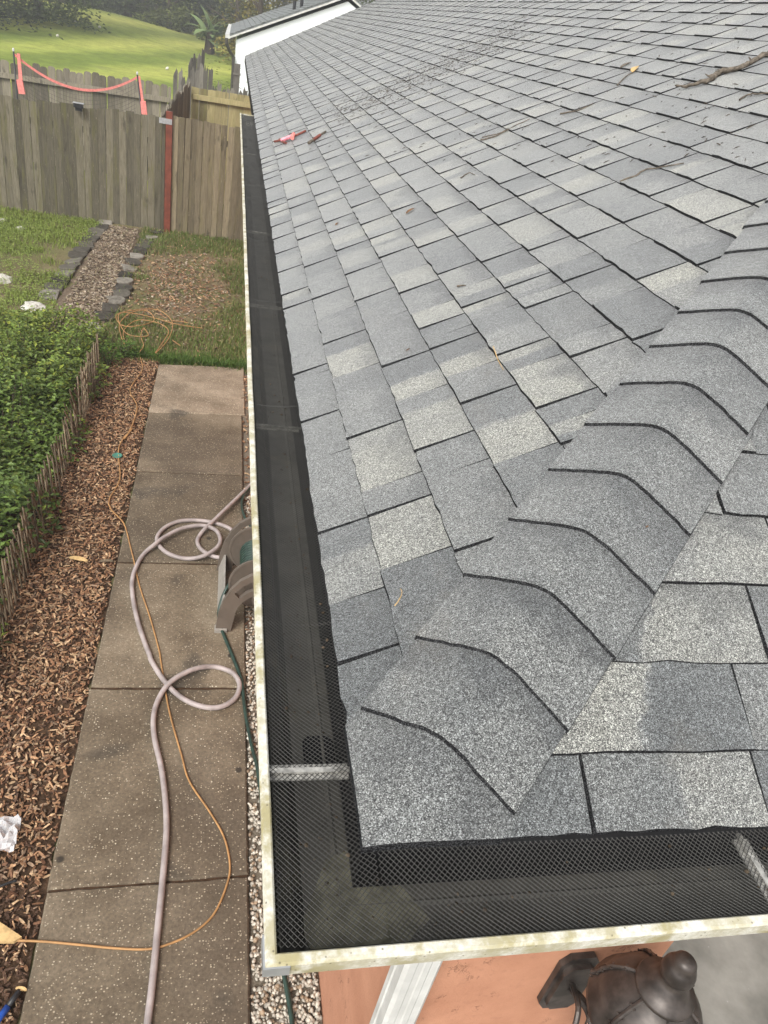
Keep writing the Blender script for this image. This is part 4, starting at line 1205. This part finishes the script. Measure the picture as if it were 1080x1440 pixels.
m_ = MB(); m_.tube([(.145, 3.15, G + .285), (.145, 3.10, G + .285)], .014, 8); m_.tube([(.145, 3.105, G + .285), (.23, 3.105, G + .36)], .011, 8); m_.tube([(.23, 3.11, G + .36), (.23, 3.03, G + .36)], .015, 8)
m_.build('crank_handle', MT['taupe'], reel, smooth=True)
for s in (-1, 1):
    m_ = MB(); m_.span((.145 + s * .235 - .04, 3.175, G - .002), (.145 + s * .235 + .04, 3.225, G + .03)); m_.build('foot', MT['tray'], reel)

# small things on the mulch
m_ = MB()
a, b = gp((28, 1392), .014), gp((-14, 1450), .014); mid = a.lerp(b, .42)
m_.tube([a, a.lerp(b, .02), mid], [.006, .011, .012], 10); pen = m_
tool = thing('utility_tool', b, 'black and blue plastic tool lying at the mulch edge', 'tool')
m_.build('tip', MT['blackplastic'], tool, smooth=True); m2 = MB(); m2.tube([mid, b], [.0135, .0135], 10); m2.build('grip', MT['bluebody'], tool, smooth=True)
m_ = MB(); m_.tube(spline([gp((-10, 1251), .012), gp((8, 1243), .016), gp((24, 1238), .012)], 4), .006, 7); m_.build('black_cable', MT['blackplastic'], label='short black cable end poking from the mulch', cat='cable', smooth=True)
m_ = MB(); p = gp((165, 641), .008); m_.lathe(p, [(0, .0), (.04, 0), (.043, .004), (.042, .008), (.034, .008), (.03, .005), (0, .004)], 24); m_.build('plastic_disc', MT['greenlid'], label='round green plastic disc beside the orange cord', cat='plastic disc', smooth=True)
m_ = MB(); p = gp((4, 1178), .0); n = 9; vs = []
for j in range(n):
    for i in range(n): vs.append((p.x - .09 + .16 * i / (n - 1), p.y - .09 + .18 * j / (n - 1), G + .012 + .05 * abs(math.sin(i * 1.7 + j)) * random.random()))
m_.add(vs, [(j * n + i, j * n + i + 1, (j + 1) * n + i + 1, (j + 1) * n + i) for j in range(n - 1) for i in range(n - 1)]); m_.build('plastic_bag', MT['film'], label='crumpled clear plastic wrap lying on the mulch', cat='plastic wrap')
m_ = MB(); m_.prism([gp((-30, 1290), .004), gp((0, 1299), .004), gp((31, 1320), .004), gp((20, 1327), .004), gp((-30, 1327), .004)], (0, 0, .018)); m_.build('wood_scrap', MT['fresh'], label='pale fresh-cut wood wedge under the orange cord', cat='wood scrap')
for i, (px, py, L, lb) in enumerate(((110, 787, .14, 'long tan dry leaf lying across the mulch'), (150, 790, .1, 'olive curled leaf beside the walkway edge'), (30, 1392, .05, 'pale wood chip by the tool tip'))):
    p = gp((px, py), .01); m_ = MB(); a_ = random.uniform(-.3, .3)
    for k in range(5):
        pass
    ring = [Vector((p.x + L / 2 * math.cos(t) * math.cos(a_) - L * .16 * math.sin(t) * math.sin(a_), p.y + L / 2 * math.cos(t) * math.sin(a_) + L * .16 * math.sin(t) * math.cos(a_), G + .01 + .012 * abs(math.sin(t)))) for t in np.linspace(0, 6.283, 13)[:-1]]
    m_.prism(ring, (0, 0, .002)); m_.build('dry_leaf', MT['fresh'] if i != 1 else MT['lattice'], label=lb, cat='leaf')

# ================================================================== FENCES
def board(par, base, top, w, th, mat, along, style='flat', lean=0.0):
    """one upright board; along = unit vector of the fence line."""
    al = Vector(along); nr = Vector((-al.y, al.x, 0)); h = top - base.z
    if style == 'dog': prof = [(-.5, 0), (.5, 0), (.5, h - .03), (.28, h), (-.28, h), (-.5, h - .03)]
    elif style == 'jag':
        prof = [(-.5, 0), (.5, 0), (.5, h * random.uniform(.93, .99)), (.2, h * random.uniform(.95, 1)), (0, h * random.uniform(.94, 1.0)), (-.25, h * random.uniform(.95, 1.01)), (-.5, h * random.uniform(.92, .98))]
    else: prof = [(-.5, 0), (.5, 0), (.5, h - random.uniform(0, .02)), (0, h - random.uniform(0, .008)), (-.5, h - random.uniform(0, .02))]
    p0 = base + nr * random.uniform(-.006, .006)
    poly = [p0 + al * (u * w + lean * v) + Vector((0, 0, v)) for u, v in prof]
    m_ = MB(); m_.prism(poly, nr * th); return m_.build('board', mat, par, origin=p0)

def fence(name, label, cat, p0, p1, top, w, mat, style='flat', rails=(), railside=-1, posts=(), group=None, bot=G - .07, railmat=None):
    p0, p1 = Vector((*p0, 0)), Vector((*p1, 0)); d = p1 - p0; L = d.length; al = d / L; nr = Vector((-al.y, al.x, 0))
    t = thing(name, (p0 + p1) / 2 + Vector((0, 0, bot)), label, cat, group)
    x = 0
    while x < L - .02:
        ww = w * random.uniform(.9, 1.1); ww = min(ww, L - x)
        c = p0 + al * (x + ww / 2); q = (x + ww / 2) / L
        b = Vector((c.x, c.y, bot)); tp = top(q) if callable(top) else top
        board(t, b, tp, ww - .004, .018, mat, al, style, random.gauss(0, .003)); x += ww
    for rz in rails:
        m_ = MB(); off = nr * (-.055 if railside < 0 else .023)
        a = p0 + off; e_ = p1 + off
        m_.prism([Vector((a.x, a.y, rz(0) - .045)), Vector((e_.x, e_.y, rz(1) - .045)), Vector((e_.x, e_.y, rz(1) + .045)), Vector((a.x, a.y, rz(0) + .045))], nr * .035); m_.build('rail', railmat or mat, t)
    for q in posts:
        c = p0 + d * q + nr * (.07 if railside > 0 else -.1); m_ = MB(); m_.span((c.x - .045, c.y - .045, bot - .1), (c.x + .045, c.y + .045, (top(q) if callable(top) else top) - .05)); m_.build('post', mat, t)
    return t

YF = 13.32
fence('board_fence', 'weathered brown board fence behind the lawn with uneven tops', 'fence', (-6.6, YF), (-1.235, YF),
      lambda q: -1.10 + .25 * q + random.uniform(-.022, .022), .112, MT['fence_a'], 'flat', (lambda q: -1.25, lambda q: -2.2), 1, (.25, .5, .75))
fence('fence_gate', 'brown board gate panel between red post and house', 'gate', (-1.12, YF - .03), (0.37, YF - .03),
      lambda q: -0.80 - .02 * q + random.uniform(-.012, .012), .10, MT['fence_g'], 'flat', (lambda q: -1.1, lambda q: -2.3), 1, ())
post = thing('red_post', (-1.18, YF - .03, G - .06), 'red-brown steel post with metal strap between fence and gate', 'post')
m_ = MB(); m_.span((-1.225, YF - .08, G - .1), (-1.125, YF + .0, -0.76)); m_.build('shaft', MT['redpost'], post)
m_ = MB(); m_.span((-1.33, YF - .088, -0.945), (-1.128, YF - .081, -0.865)); m_.build('metal_plate', MT['galv'], post)
# the fence line across the neighbouring yard
fence('back_fence', 'grey picket fence with dark rail across the neighbouring yard', 'fence', (-9.5, 17.45), (-1.42, 17.2),
      lambda q: -1.02 + .26 * q + random.uniform(-.03, .03), .145, MT['fence_b'], 'dog', (lambda q: -1.28 + .26 * q, lambda q: -2.2), -1, ())
fence('return_fence', 'short weathered fence panel angling back behind the red post', 'fence', (-1.36, 13.6), (-0.98, 16.0),
      lambda q: -0.93 + .46 * q ** .7 + random.uniform(-.05, .05), .14, MT['fence_b'], 'jag', (), -1, ())
fence('side_fence', 'newer tan board fence with top rail beyond the gate', 'fence', (-0.97, 16.05), (1.7, 16.05),
      lambda q: -0.60 + .06 * q, .14, MT['fence_c'], 'flat', (lambda q: -0.76 + .06 * q, lambda q: -2.1), -1, ())
def brk(q):
    return -0.70 + random.uniform(-.10, .07) + (.30 if .12 < q < .3 else 0) + (.12 if q < .12 else 0)
fence('broken_fence', 'dark old broken fence with splintered tops behind the tan fence', 'fence', (-1.5, 19.0), (1.2, 19.0), brk, .095, MT['fence_d'], 'jag', (lambda q: -1.2,), 1, ())
fence('leaning_fence_panel', 'splintered leaning grey fence panel rising above the broken fence', 'fence', (-1.2, 19.45), (-0.86, 19.65), lambda q: -0.38 + .30 * q + random.uniform(-.04, .04), .11, MT['fence_d'], 'jag', (), 1, ())
m_ = MB(); m_.span((-.20, 19.3, G - .1), (-.06, 19.42, -0.28)); pp = thing('old_post', (-.13, 19.36, G - .1), 'old grey wooden post standing beside the white house corner', 'post'); m_.build('shaft', MT['fence_d'], pp); m_ = MB(); m_.span((-.215, 19.285, -.50), (-.045, 19.435, -.46)); m_.build('band', MT['fence_d'], pp)
# small black solar lamp clipped on the fence top
p = ony(111, 148, YF - .06); lt = thing('fence_lamp', p, 'small black solar lamp clipped on the fence top', 'lamp')
m_ = MB(); m_.span((p.x - .07, p.y - .08, p.z - .03), (p.x + .07, p.y - .005, p.z + .03)); m_.build('housing', MT['blackplastic'], lt)
m_ = MB(); m_.span((p.x - .08, p.y - .085, p.z + .031), (p.x + .08, p.y + .005, p.z + .04)); m_.build('panel', MT['galv'], lt); m_ = MB(); m_.span((p.x - .05, p.y - .06, p.z - .075), (p.x + .05, p.y - .01, p.z - .031)); m_.build('bracket', MT['blackplastic'], lt)

# ================================================================== SPORTS NET
YN = 15.0
net = thing('sports_net', (-2.85, YN, G - .04), 'sagging coral pink sports net on black poles behind the fence', 'sports net')
a, b = ony(19, 72, YN), ony(193, 105, YN + .5)
for q, dx in ((a, 0.0), (b, .09)):
    m_ = MB(); m_.tube([(q.x + dx * 3, q.y, G - .05), (q.x, q.y, q.z)], [.018, .013], 8); m_.build('pole', MT['pole'], net, smooth=True)
    m_ = MB(); m_.lathe((q.x, q.y, q.z), [(.016, 0), (.018, .03), (.01, .05), (0, .052)], 10); m_.build('pole_cap', MT['white'], net)
def sag(t): return a.lerp(b, t) + Vector((0, 0, -.36 * (1 - (2 * t - 1) ** 2) - .02))
def ribbon(pts, h, mat, name, th=.012):
    m_ = MB()
    for i in range(len(pts) - 1):
        p, q = pts[i], pts[i + 1]
        m_.prism([p, q, q + Vector((0, 0, -h)), p + Vector((0, 0, -h))], (0, th, 0))
    return m_.build(name, mat, net)
ribbon([sag(t) for t in np.linspace(0, 1, 29)], .04, MT['pink'], 'top_tape')
for q, s in ((a, 1), (b, 1)):
    m_ = MB(); x = q.x + .05 * s - (.05 if q is b else 0)
    m_.prism([(x, q.y, q.z - .02), (x + .05, q.y, q.z - .02), (x + (.06 if q is a else .13), q.y, q.z - .5), (x + (.0 if q is a else .07), q.y, q.z - .5)], (0, .01, 0)); m_.build('side_tape', MT['pink'], net)
    m_ = MB(); xx = x - .02 + (.09 if q is b else 0)
    m_.prism([(xx - .015, q.y - .03, q.z - .42), (xx + .08, q.y - .03, q.z - .40), (xx + .11, q.y - .03, q.z - .62), (xx + .01, q.y - .03, q.z - .63)], (0, .05, 0)); m_.build('weight_bag', MT['pink'], net)
m_ = MB()
for i in range(1, 40):
    t = i / 40; p = sag(t); m_.tube([p + Vector((0, 0, -.05)), p + Vector((0, 0, -.62 + .12 * math.sin(t * 3.14)))], .0022, 3, False)
for j in range(1, 9):
    m_.tube([sag(t) + Vector((0, 0, -.05 - j * .065)) for t in np.linspace(.01, .99, 21)], .0022, 3, False)
m_.build('netting', MT['net'], net)

# ================================================================== NEIGHBOUR'S HOUSE
nh = thing('neighbour_house', (3, 27, terrain(3, 27) - .1), 'white gabled house with grey shingle roof beyond the fences', 'house')
Y0 = 25.0; el = ony(333, 50, Y0); ap = ony(490, -4, Y0)
hwid = 2 * (ap.x - el.x); xr = el.x + hwid
pit = (ap.z - el.z) / (ap.x - el.x)
gz = terrain(1, 27) - .2; D = 11.0
m_ = MB(); m_.prism([(el.x, Y0, gz), (xr, Y0, gz), (xr, Y0, el.z - .1), (ap.x, Y0, ap.z - .1), (el.x, Y0, el.z - .1)], (0, D, 0)); m_.build('wall', MT['housewall'], nh)
ov = .09
def slab(sgn):
    xe = (el.x - .2) if sgn < 0 else (xr + .2); ze = el.z - .2 * pit
    m_ = MB(); m_.prism([(xe, Y0 - ov, ze), (ap.x, Y0 - ov, ap.z), (ap.x, Y0 - ov, ap.z + .09), (xe, Y0 - ov, ze + .09)], (0, D + 2 * ov, 0)); r = m_.build('roof', MT['fshingle'], nh)
    m_ = MB(); m_.prism([(xe, Y0 - ov - .025, ze - .005), (ap.x - sgn * .0, Y0 - ov - .025, ap.z - .005), (ap.x, Y0 - ov - .025, ap.z + .045), (xe, Y0 - ov - .025, ze + .045)], (0, .024, 0)); m_.build('rake_board', MT['white'], nh)
    # shingle courses as shallow steps
    n = 22
    for k in range(n):
        q = k / n; x0 = xe + (ap.x - xe) * q; x1 = xe + (ap.x - xe) * (q + 1 / n); z0 = ze + (ap.z - ze) * q + .092; z1 = ze + (ap.z - ze) * (q + 1 / n) + .092
        m_ = MB(); m_.prism([(x0, Y0 - ov - .01, z0), (x1, Y0 - ov - .01, z1), (x0, Y0 - ov - .01, z0 + .025)], (0, D + 2 * ov + .02, 0)); m_.build('shingle_course', MT['fshingle'], r)
    m_ = MB(); m_.prism([(xe - .0, Y0 - ov, ze - .02), (xe + sgn * .12, Y0 - ov, ze - .02), (xe + sgn * .12, Y0 - ov, ze + .09), (xe, Y0 - ov, ze + .09)], (0, D + 2 * ov, 0)); m_.build('gutter', MT['white'], nh)
slab(-1); slab(1)
m_ = MB(); xe = el.x - .27; ze = el.z - .12
m_.tube([(xe, Y0 - .2, ze + .02), (xe, Y0 - .2, ze - .12), (xe + .1, Y0 - .12, ze - .3), (el.x - .05, Y0 - .05, ze - .42), (el.x - .05, Y0 - .05, gz + .2)], .045, 8); m_.build('downspout', MT['darkgutter'], nh)
for q in (.55, .62):
    x = el.x + (ap.x - el.x) * q; z = el.z + (ap.z - el.z) * q + .1
    m_ = MB(); m_.tube([(x, Y0 + 2, z - .1), (x, Y0 + 2, z + .22)], .05, 10); m_.build('vent_pipe', MT['blackplastic'], nh)

# ================================================================== TREES
def tree(px, Y, h, rx, tone, label, n=4200, low=.0, name='woodland_tree', leafs=.2, zz=None):
    x = float(ony(px, 45, Y).x); z = terrain(x, Y) - .05 if zz is None else zz
    t = thing(name, (x, Y, z), label, 'tree', 'trees along the far edge of the field')
    tr = MB(); th = h * .8
    tr.tube(spline([(x, Y, z - .2), (x + random.gauss(0, .15), Y, z + th * .4), (x + random.gauss(0, .3), Y, z + th)], 4), list(np.linspace(h * .022 + .06, .04, 9)), 8)
    for k in range(11):
        a = random.uniform(0, 6.283); z1 = z + h * random.uniform(.08, .7); r = rx * random.uniform(.5, .9)
        tr.tube(spline([(x, Y, z1), (x + r * .5 * math.cos(a), Y + r * .5 * math.sin(a), z1 + h * .06), (x + r * math.cos(a), Y + r * math.sin(a), z1 + h * .1)], 3), list(np.linspace(.07, .015, 7)), 5)
    tr.build('trunk', MT['bark'], t)
    cr = MB(); nc = 95
    for c in range(nc):
        while True:
            u, v, w = random.uniform(-1, 1), random.uniform(-1, 1), random.uniform(-1, 1)
            q = u * u + v * v + w * w
            if q < 1 and (q > .25 or random.random() < .3): break
        zc = z + h * (low + (1 - low) * .5) + w * h * (1 - low) * .5
        if random.random() < .35: zc = z + h * low + abs(random.gauss(0, .12)) * h   # thick skirts
        rr = rx * (1 - .25 * max(0, w)); c0 = Vector((x + u * rr, Y + v * rr, zc)); cl = rx * random.uniform(.16, .34)
        g0 = random.uniform(.55, 1.45)
        for k in range(n // nc):
            p = c0 + Vector((random.gauss(0, cl * .55), random.gauss(0, cl * .55), random.gauss(0, cl * .4)))
            if p.z < z - .02: p.z = z + random.random() * .3
            a = random.uniform(0, 6.283); g = g0 * random.uniform(.8, 1.25)
            leaf(cr, p, (math.cos(a), math.sin(a), random.gauss(-.1, .4)), (random.gauss(0, .5), random.gauss(0, .5), 1), leafs * random.uniform(.7, 1.5), leafs * random.uniform(.5, .9), (tone[0] * g, tone[1] * g, tone[2] * g))
    cr.build('crown', MT['treeleaf'], t)
DG = (0.058, 0.074, 0.03); MG = (0.085, 0.11, 0.035); LG = (0.14, 0.165, 0.045); YG = (0.20, 0.17, 0.04)
tree(-110, 41, 9, 3.2, DG, 'dark evergreen tree at the field corner near the fence line', 4200)
tree(-20, 44, 9, 3.4, DG, 'dark dense tree overhanging the near end of the field', 5200)
tree(55, 48, 10, 3.0, MG, 'mid green bushy tree beside the mown hump', 5200)
tree(90, 62, 11, 3.2, (0.075, 0.095, 0.03), 'dull green tree behind the mown hump', 4000)
tree(135, 66, 12, 3.8, DG, 'dark tree closing the field behind the hump top', 4800)
tree(180, 64, 11, 3.2, MG, 'mid green tree in the wood edge above the mown stripes', 5000)
tree(222, 63, 12, 3.4, DG, 'tall dark tree with skirts down to the mown grass', 5000)
tree(238, 61, 7, 2.0, LG, 'lighter green rounded tree in front of the dark wood', 4200)
tree(268, 65, 12, 3.6, DG, 'very dark tree behind the banana plant', 4800)
tree(300, 66, 10, 3.0, MG, 'green tree between banana plant and white house', 4600)
tree(330, 58, 9, 2.4, (0.12, 0.125, 0.03), 'olive tree standing behind the white house roof', 4200)
tree(365, 47, 8, 2.2, YG, 'yellowish tree rising just behind the white house ridge', 4200, .05)
tree(430, 50, 8, 2.6, (0.17, 0.16, 0.045), 'yellow-green tree beyond the house ridge', 3600)
tree(525, 50, 8, 2.8, MG, 'green tree past the far rake of the roof', 3600)
tree(600, 52, 9, 3.2, DG, 'dark tree hidden behind the main roof ridge', 2600)
tree(-250, 50, 10, 4, DG, 'big dark tree at the outer field corner', 3000)
for i, px in enumerate((20, 110, 160, 205, 250, 290, 345, -70, 400, 480)):
    tree(px, 74 + 3 * (i % 3), 14, 5.0, (0.065, 0.08, 0.036), 'tall shadowy tree in the second row of the wood', 3200, 0.0, 'woodland_tree', .3)
# low bush by the white house
bx = onterrain(318, 96)
t = thing('garden_bush', (-.45, 22.5, terrain(-.4, 22.5)), 'dull green bush in front of the white house corner', 'bush'); cr = MB()
for k in range(2600):
    u, v, w = random.gauss(0, .32), random.gauss(0, .32), abs(random.gauss(0, .55)); g = random.uniform(.6, 1.4); a_ = random.uniform(0, 6.28)
    leaf(cr, (-.45 + u, 22.5 + v, terrain(-.4, 22.5) + w * 1.3), (math.cos(a_), math.sin(a_), .1), (0, 0, 1), random.uniform(.06, .11), .05, (.09 * g, .13 * g, .03 * g))
cr.build('foliage', MT['treeleaf'], t); cr = MB(); cr.tube([(-.45, 22.5, terrain(-.4, 22.5) - .1), (-.45, 22.5, terrain(-.4, 22.5) + 1)], .03, 6); cr.build('stem', MT['bark'], t)
# banana plant clump
bp = ony(294, 56, 50.0); bp.z = terrain(bp.x, bp.y) - .05
S = 1.25 * (Vector(CAMC) - bp).length / FPX                  # metres per photo pixel at the plant
bn = thing('banana_plant', bp, 'banana plant clump with broad arching leaves in the field', 'banana plant')
for k in range(5):
    m_ = MB(); q = bp + Vector((random.gauss(0, 5 * S), random.gauss(0, 5 * S), 0)); m_.tube([q, q + Vector((random.gauss(0, .1), 0, 17 * S))], [2.6 * S, 1.7 * S], 8); m_.build('stem', MT['bark'], bn)
for k in range(30):
    a_ = random.uniform(0, 6.283); m_ = MB(); el_ = random.uniform(.25, 1.3); L = random.uniform(17, 27) * S; b0 = bp + Vector((random.gauss(0, 4 * S), random.gauss(0, 4 * S), random.uniform(10, 17) * S))
    pts = []; d = Vector((math.cos(a_) * math.cos(el_), math.sin(a_) * math.cos(el_), math.sin(el_))); p = b0.copy()
    for s in range(7):
        pts.append(p.copy()); p = p + d * (L / 6); d = (d + Vector((0, 0, -.24))).normalized()
    sdv = Vector((-math.sin(a_), math.cos(a_), 0)); vs = []
    for s, p in enumerate(pts):
        w = L * .15 * math.sin(math.pi * min(1, .12 + s / 6.2)) ** .7
        vs += [p - sdv * w + Vector((0, 0, -w * .25)), p, p + sdv * w + Vector((0, 0, -w * .25))]
    fs = []
    for s in range(6): fs += [(s * 3, s * 3 + 1, s * 3 + 4, s * 3 + 3), (s * 3 + 1, s * 3 + 2, s * 3 + 5, s * 3 + 4)]
    g = random.uniform(.7, 1.3); m_.add(vs, fs, (.17 * g, .23 * g, .095 * g, 1)); m_.build('leaf', MT['treeleaf'], bn)
# pale stones in the field
for i, (px, py) in enumerate(((106, 30), (140, 39), (81, 51), (235, 97))):
    p = onterrain(px, py); m_ = MB(); s = .09 if i else .12; pebble(m_, p.x, p.y, terrain(p.x, p.y) + .02, s, (.6, .58, .52, 1)); m_.build('field_stone', MT['pebble'], label=['pale stone on the crest of the mown hump', 'pale stone on the slope below the wood', 'small pale stone low on the hump', 'pale stone in the grass near the broken fence'][i], cat='stone')

# ================================================================== DEBRIS ON THE ROOF
nA = Vector((-ST, 0, CT))
def roofpts(px, h=.012): return [onA(x, y, h) for x, y in px]
br = thing('fallen_branch', onA(1010, 108, .0), 'thick broken grey branch lying across the upper shingles', 'branch')
m_ = MB(); P_ = spline(roofpts([(950, 122), (965, 121), (985, 116), (1000, 111), (1008, 103), (1016, 100), (1040, 95), (1055, 88), (1068, 80), (1090, 72), (1130, 60)], .016), 4); P_ = [p + nA * random.gauss(0, .0018) for p in P_]
m_.tube(P_, [.003 + .007 * min(1, i / 12) + random.uniform(-.0015, .002) for i in range(len(P_))], 9); m_.build('limb', MT['twig'], br)
for q in ([(1006, 104), (996, 107), (992, 104)], [(1056, 88), (1055, 83), (1053, 80)]):
    m_ = MB(); m_.tube(roofpts(q, .022), [.005, .004, .002], 6); m_.build('stub', MT['twig'], br)
def twig(label, px, r=.003, mat='twig', h=.009):
    P_ = spline(roofpts(px, h), 4); m_ = MB(); m_.tube([p + nA * random.gauss(0, .001) for p in P_], [r * (1 - .6 * i / len(P_)) for i in range(len(P_))], 6); m_.build('twig', MT[mat], label=label, cat='twig', group='twigs on the roof')
twig('wavy thin twig lying below the broken branch end', [(1040, 140), (1052, 133), (1066, 132), (1090, 130)], .004)
twig('long bent twig in the middle of the shingles', [(872, 255), (895, 246), (905, 239), (925, 236), (962, 229)], .0042)
twig('forked dry twig with a reddish tip below the debris patch', [(676, 197), (700, 190), (722, 178), (745, 167)], .004)
twig('second strand of the forked dry twig', [(678, 193), (705, 186), (715, 180)], .003)
twig('short twig lying along a shingle course above the forked one', [(788, 160), (812, 155), (834, 146)], .004)
twig('small pale twig beside the tan leaf cluster', [(868, 120), (880, 108), (898, 96)], .004)
twig('tiny straw sprig stuck in a shingle joint near the caps', [(694, 488), (700, 505), (708, 520)], .0015, 'fresh')
twig('curled straw strand on the dark tab beside the caps', [(555, 852), (562, 842), (565, 832), (563, 828)], .0012, 'fresh')
twig('short stick on a lower shingle course', [(643, 402), (655, 401)], .0035)
twig('reddish stem fragments on the shingles', [(648, 250), (660, 243), (668, 246)], .003)
def dleaf(label, px, py, L, mat='deadleaf', ang=0.0):
    c = onA(px, py, .009); u = Vector((CT, 0, ST)); v = Vector((0, 1, 0)); ca, sa = math.cos(ang), math.sin(ang)
    ring = []
    for t in np.linspace(0, 6.283, 13)[:-1]:
        a_, b_ = L / 2 * math.cos(t), L * .2 * math.sin(t); ring.append(c + u * (a_ * ca - b_ * sa) + v * (a_ * sa + b_ * ca) + nA * (abs(b_) * .5))
    m_ = MB(); m_.prism(ring, nA * .0012); m_.build('dead_leaf', MT[mat], label=label, cat='leaf', group='dead leaves on the roof')
dleaf('dark brown dead leaf on a middle shingle course', 577, 297, .05, 'deadleaf', .6)
dleaf('tan curled leaf in the cluster below the ridge', 893, 98, .09, 'fresh', .9)
dleaf('dull tan leaf beside the curled one', 880, 92, .07, 'twig', .3)
dleaf('small dark leaf on a lower course beside the gutter side', 474, 315, .03, 'deadleaf', 1.0)
dleaf('small black leaf scrap on a shingle above the long joint', 574, 492, .012, 'deadleaf', .4)
dleaf('tiny brown leaf on the hip cap', 1040, 410, .010, 'deadleaf', .2)
dleaf('tiny brown fragment on the third hip cap', 910, 741, .006, 'deadleaf', .2)
# the pink-wrapped sticks
def stickset(name, label, segs):
    t = thing(name, onA(segs[0][0][0][0], segs[0][0][0][1], 0), label, 'stick')
    for px, r, mat, nm in segs:
        m_ = MB(); m_.tube(spline(roofpts(px, .012 + r), 3), r, 7); m_.build(nm, MT[mat], t)
stickset('wrapped_stick', 'brown stick wrapped in pink plastic lying near the gutter', [(([(386, 199), (396, 197), (410, 193), (430, 184)]), .008, 'redbrown', 'stick'), (([(395, 198), (402, 195), (412, 191)]), .014, 'pinkpale', 'wrap'), (([(411, 194), (413, 189)]), .015, 'pink', 'wrap_end'), (([(393, 196), (399, 200), (402, 201)]), .008, 'redbrown', 'side_stick')])
stickset('red_stick', 'short reddish-brown stick lying beside the pink-wrapped one', [(([(434, 201), (440, 197)]), .011, 'twig', 'end_piece'), (([(440, 197), (450, 190)]), .011, 'redbrown', 'stick'), (([(450, 190), (458, 185)]), .007, 'twig', 'tip')])
# fine dark litter: a drift of needles and flecks
mb = MB()
for i in range(1900):
    t = random.random(); px = 470 + 260 * t + random.gauss(0, 14); py = 165 - 125 * t + random.gauss(0, 9)
    if random.random() < .2: px, py = random.uniform(400, 1060), random.uniform(15, 230)
    c = onA(px, py, .007)
    if c.y < c.x + .2: continue
    M = Matrix.Rotation(TH, 3, 'Y').inverted() @ rot_rand(.3); L = random.uniform(.008, .035) if random.random() < .6 else random.uniform(.004, .01); W = random.uniform(.002, .005)
    vs = [M @ Vector(p) + c for p in ((-L / 2, -W / 2, 0), (L / 2, -W / 2, 0), (L / 2, W / 2, 0), (-L / 2, W / 2, 0), (0, 0, .003))]
    g = random.uniform(.4, 1.2); mb.add(vs, [(0, 1, 4), (1, 2, 4), (2, 3, 4), (3, 0, 4)], (.07 * g, .055 * g, .04 * g, 1))
mb.build('roof_litter', MT['chip'], label='dark fine leaf litter drifted across the upper shingles', cat='leaf litter', kind='stuff')
mb = MB()
for i in range(260):                   # crumbs in the gutter mesh
    if random.random() < .6: x, y = random.uniform(-.10, .0), random.uniform(-.1, 5) * random.random()
    else: x, y = random.uniform(0, 1.2), random.uniform(-.10, -.01)
    g = random.uniform(.5, 1.3); s = random.uniform(.0015, .004)
    pebble(mb, x, y, -.018 if random.random() < .25 else -.116, s, (.06 * g, .045 * g, .03 * g, 1))
mb.build('gutter_debris', MT['chip'], label='dark crumbs of dirt caught in the gutter', cat='dirt', kind='stuff')

# ================================================================== HAZE
hz_ = NT('haze_air'); hz_.t.nodes.remove(hz_.b)
pv = hz_.n('ShaderNodeVolumePrincipled')
pv.inputs['Color'].default_value = (0.93, 0.95, 0.97, 1); pv.inputs['Density'].default_value = 0.0036; pv.inputs['Anisotropy'].default_value = 0.2
hz_.t.links.new(pv.outputs[0], hz_.out.inputs['Volume'])
m_ = MB(); m_.span((-165, -45, G - 1.2), (165, 405, 22.0)); m_.build('haze', hz_.m, kind='stuff', label='thin pale haze in the air over the yard and field', cat='haze')
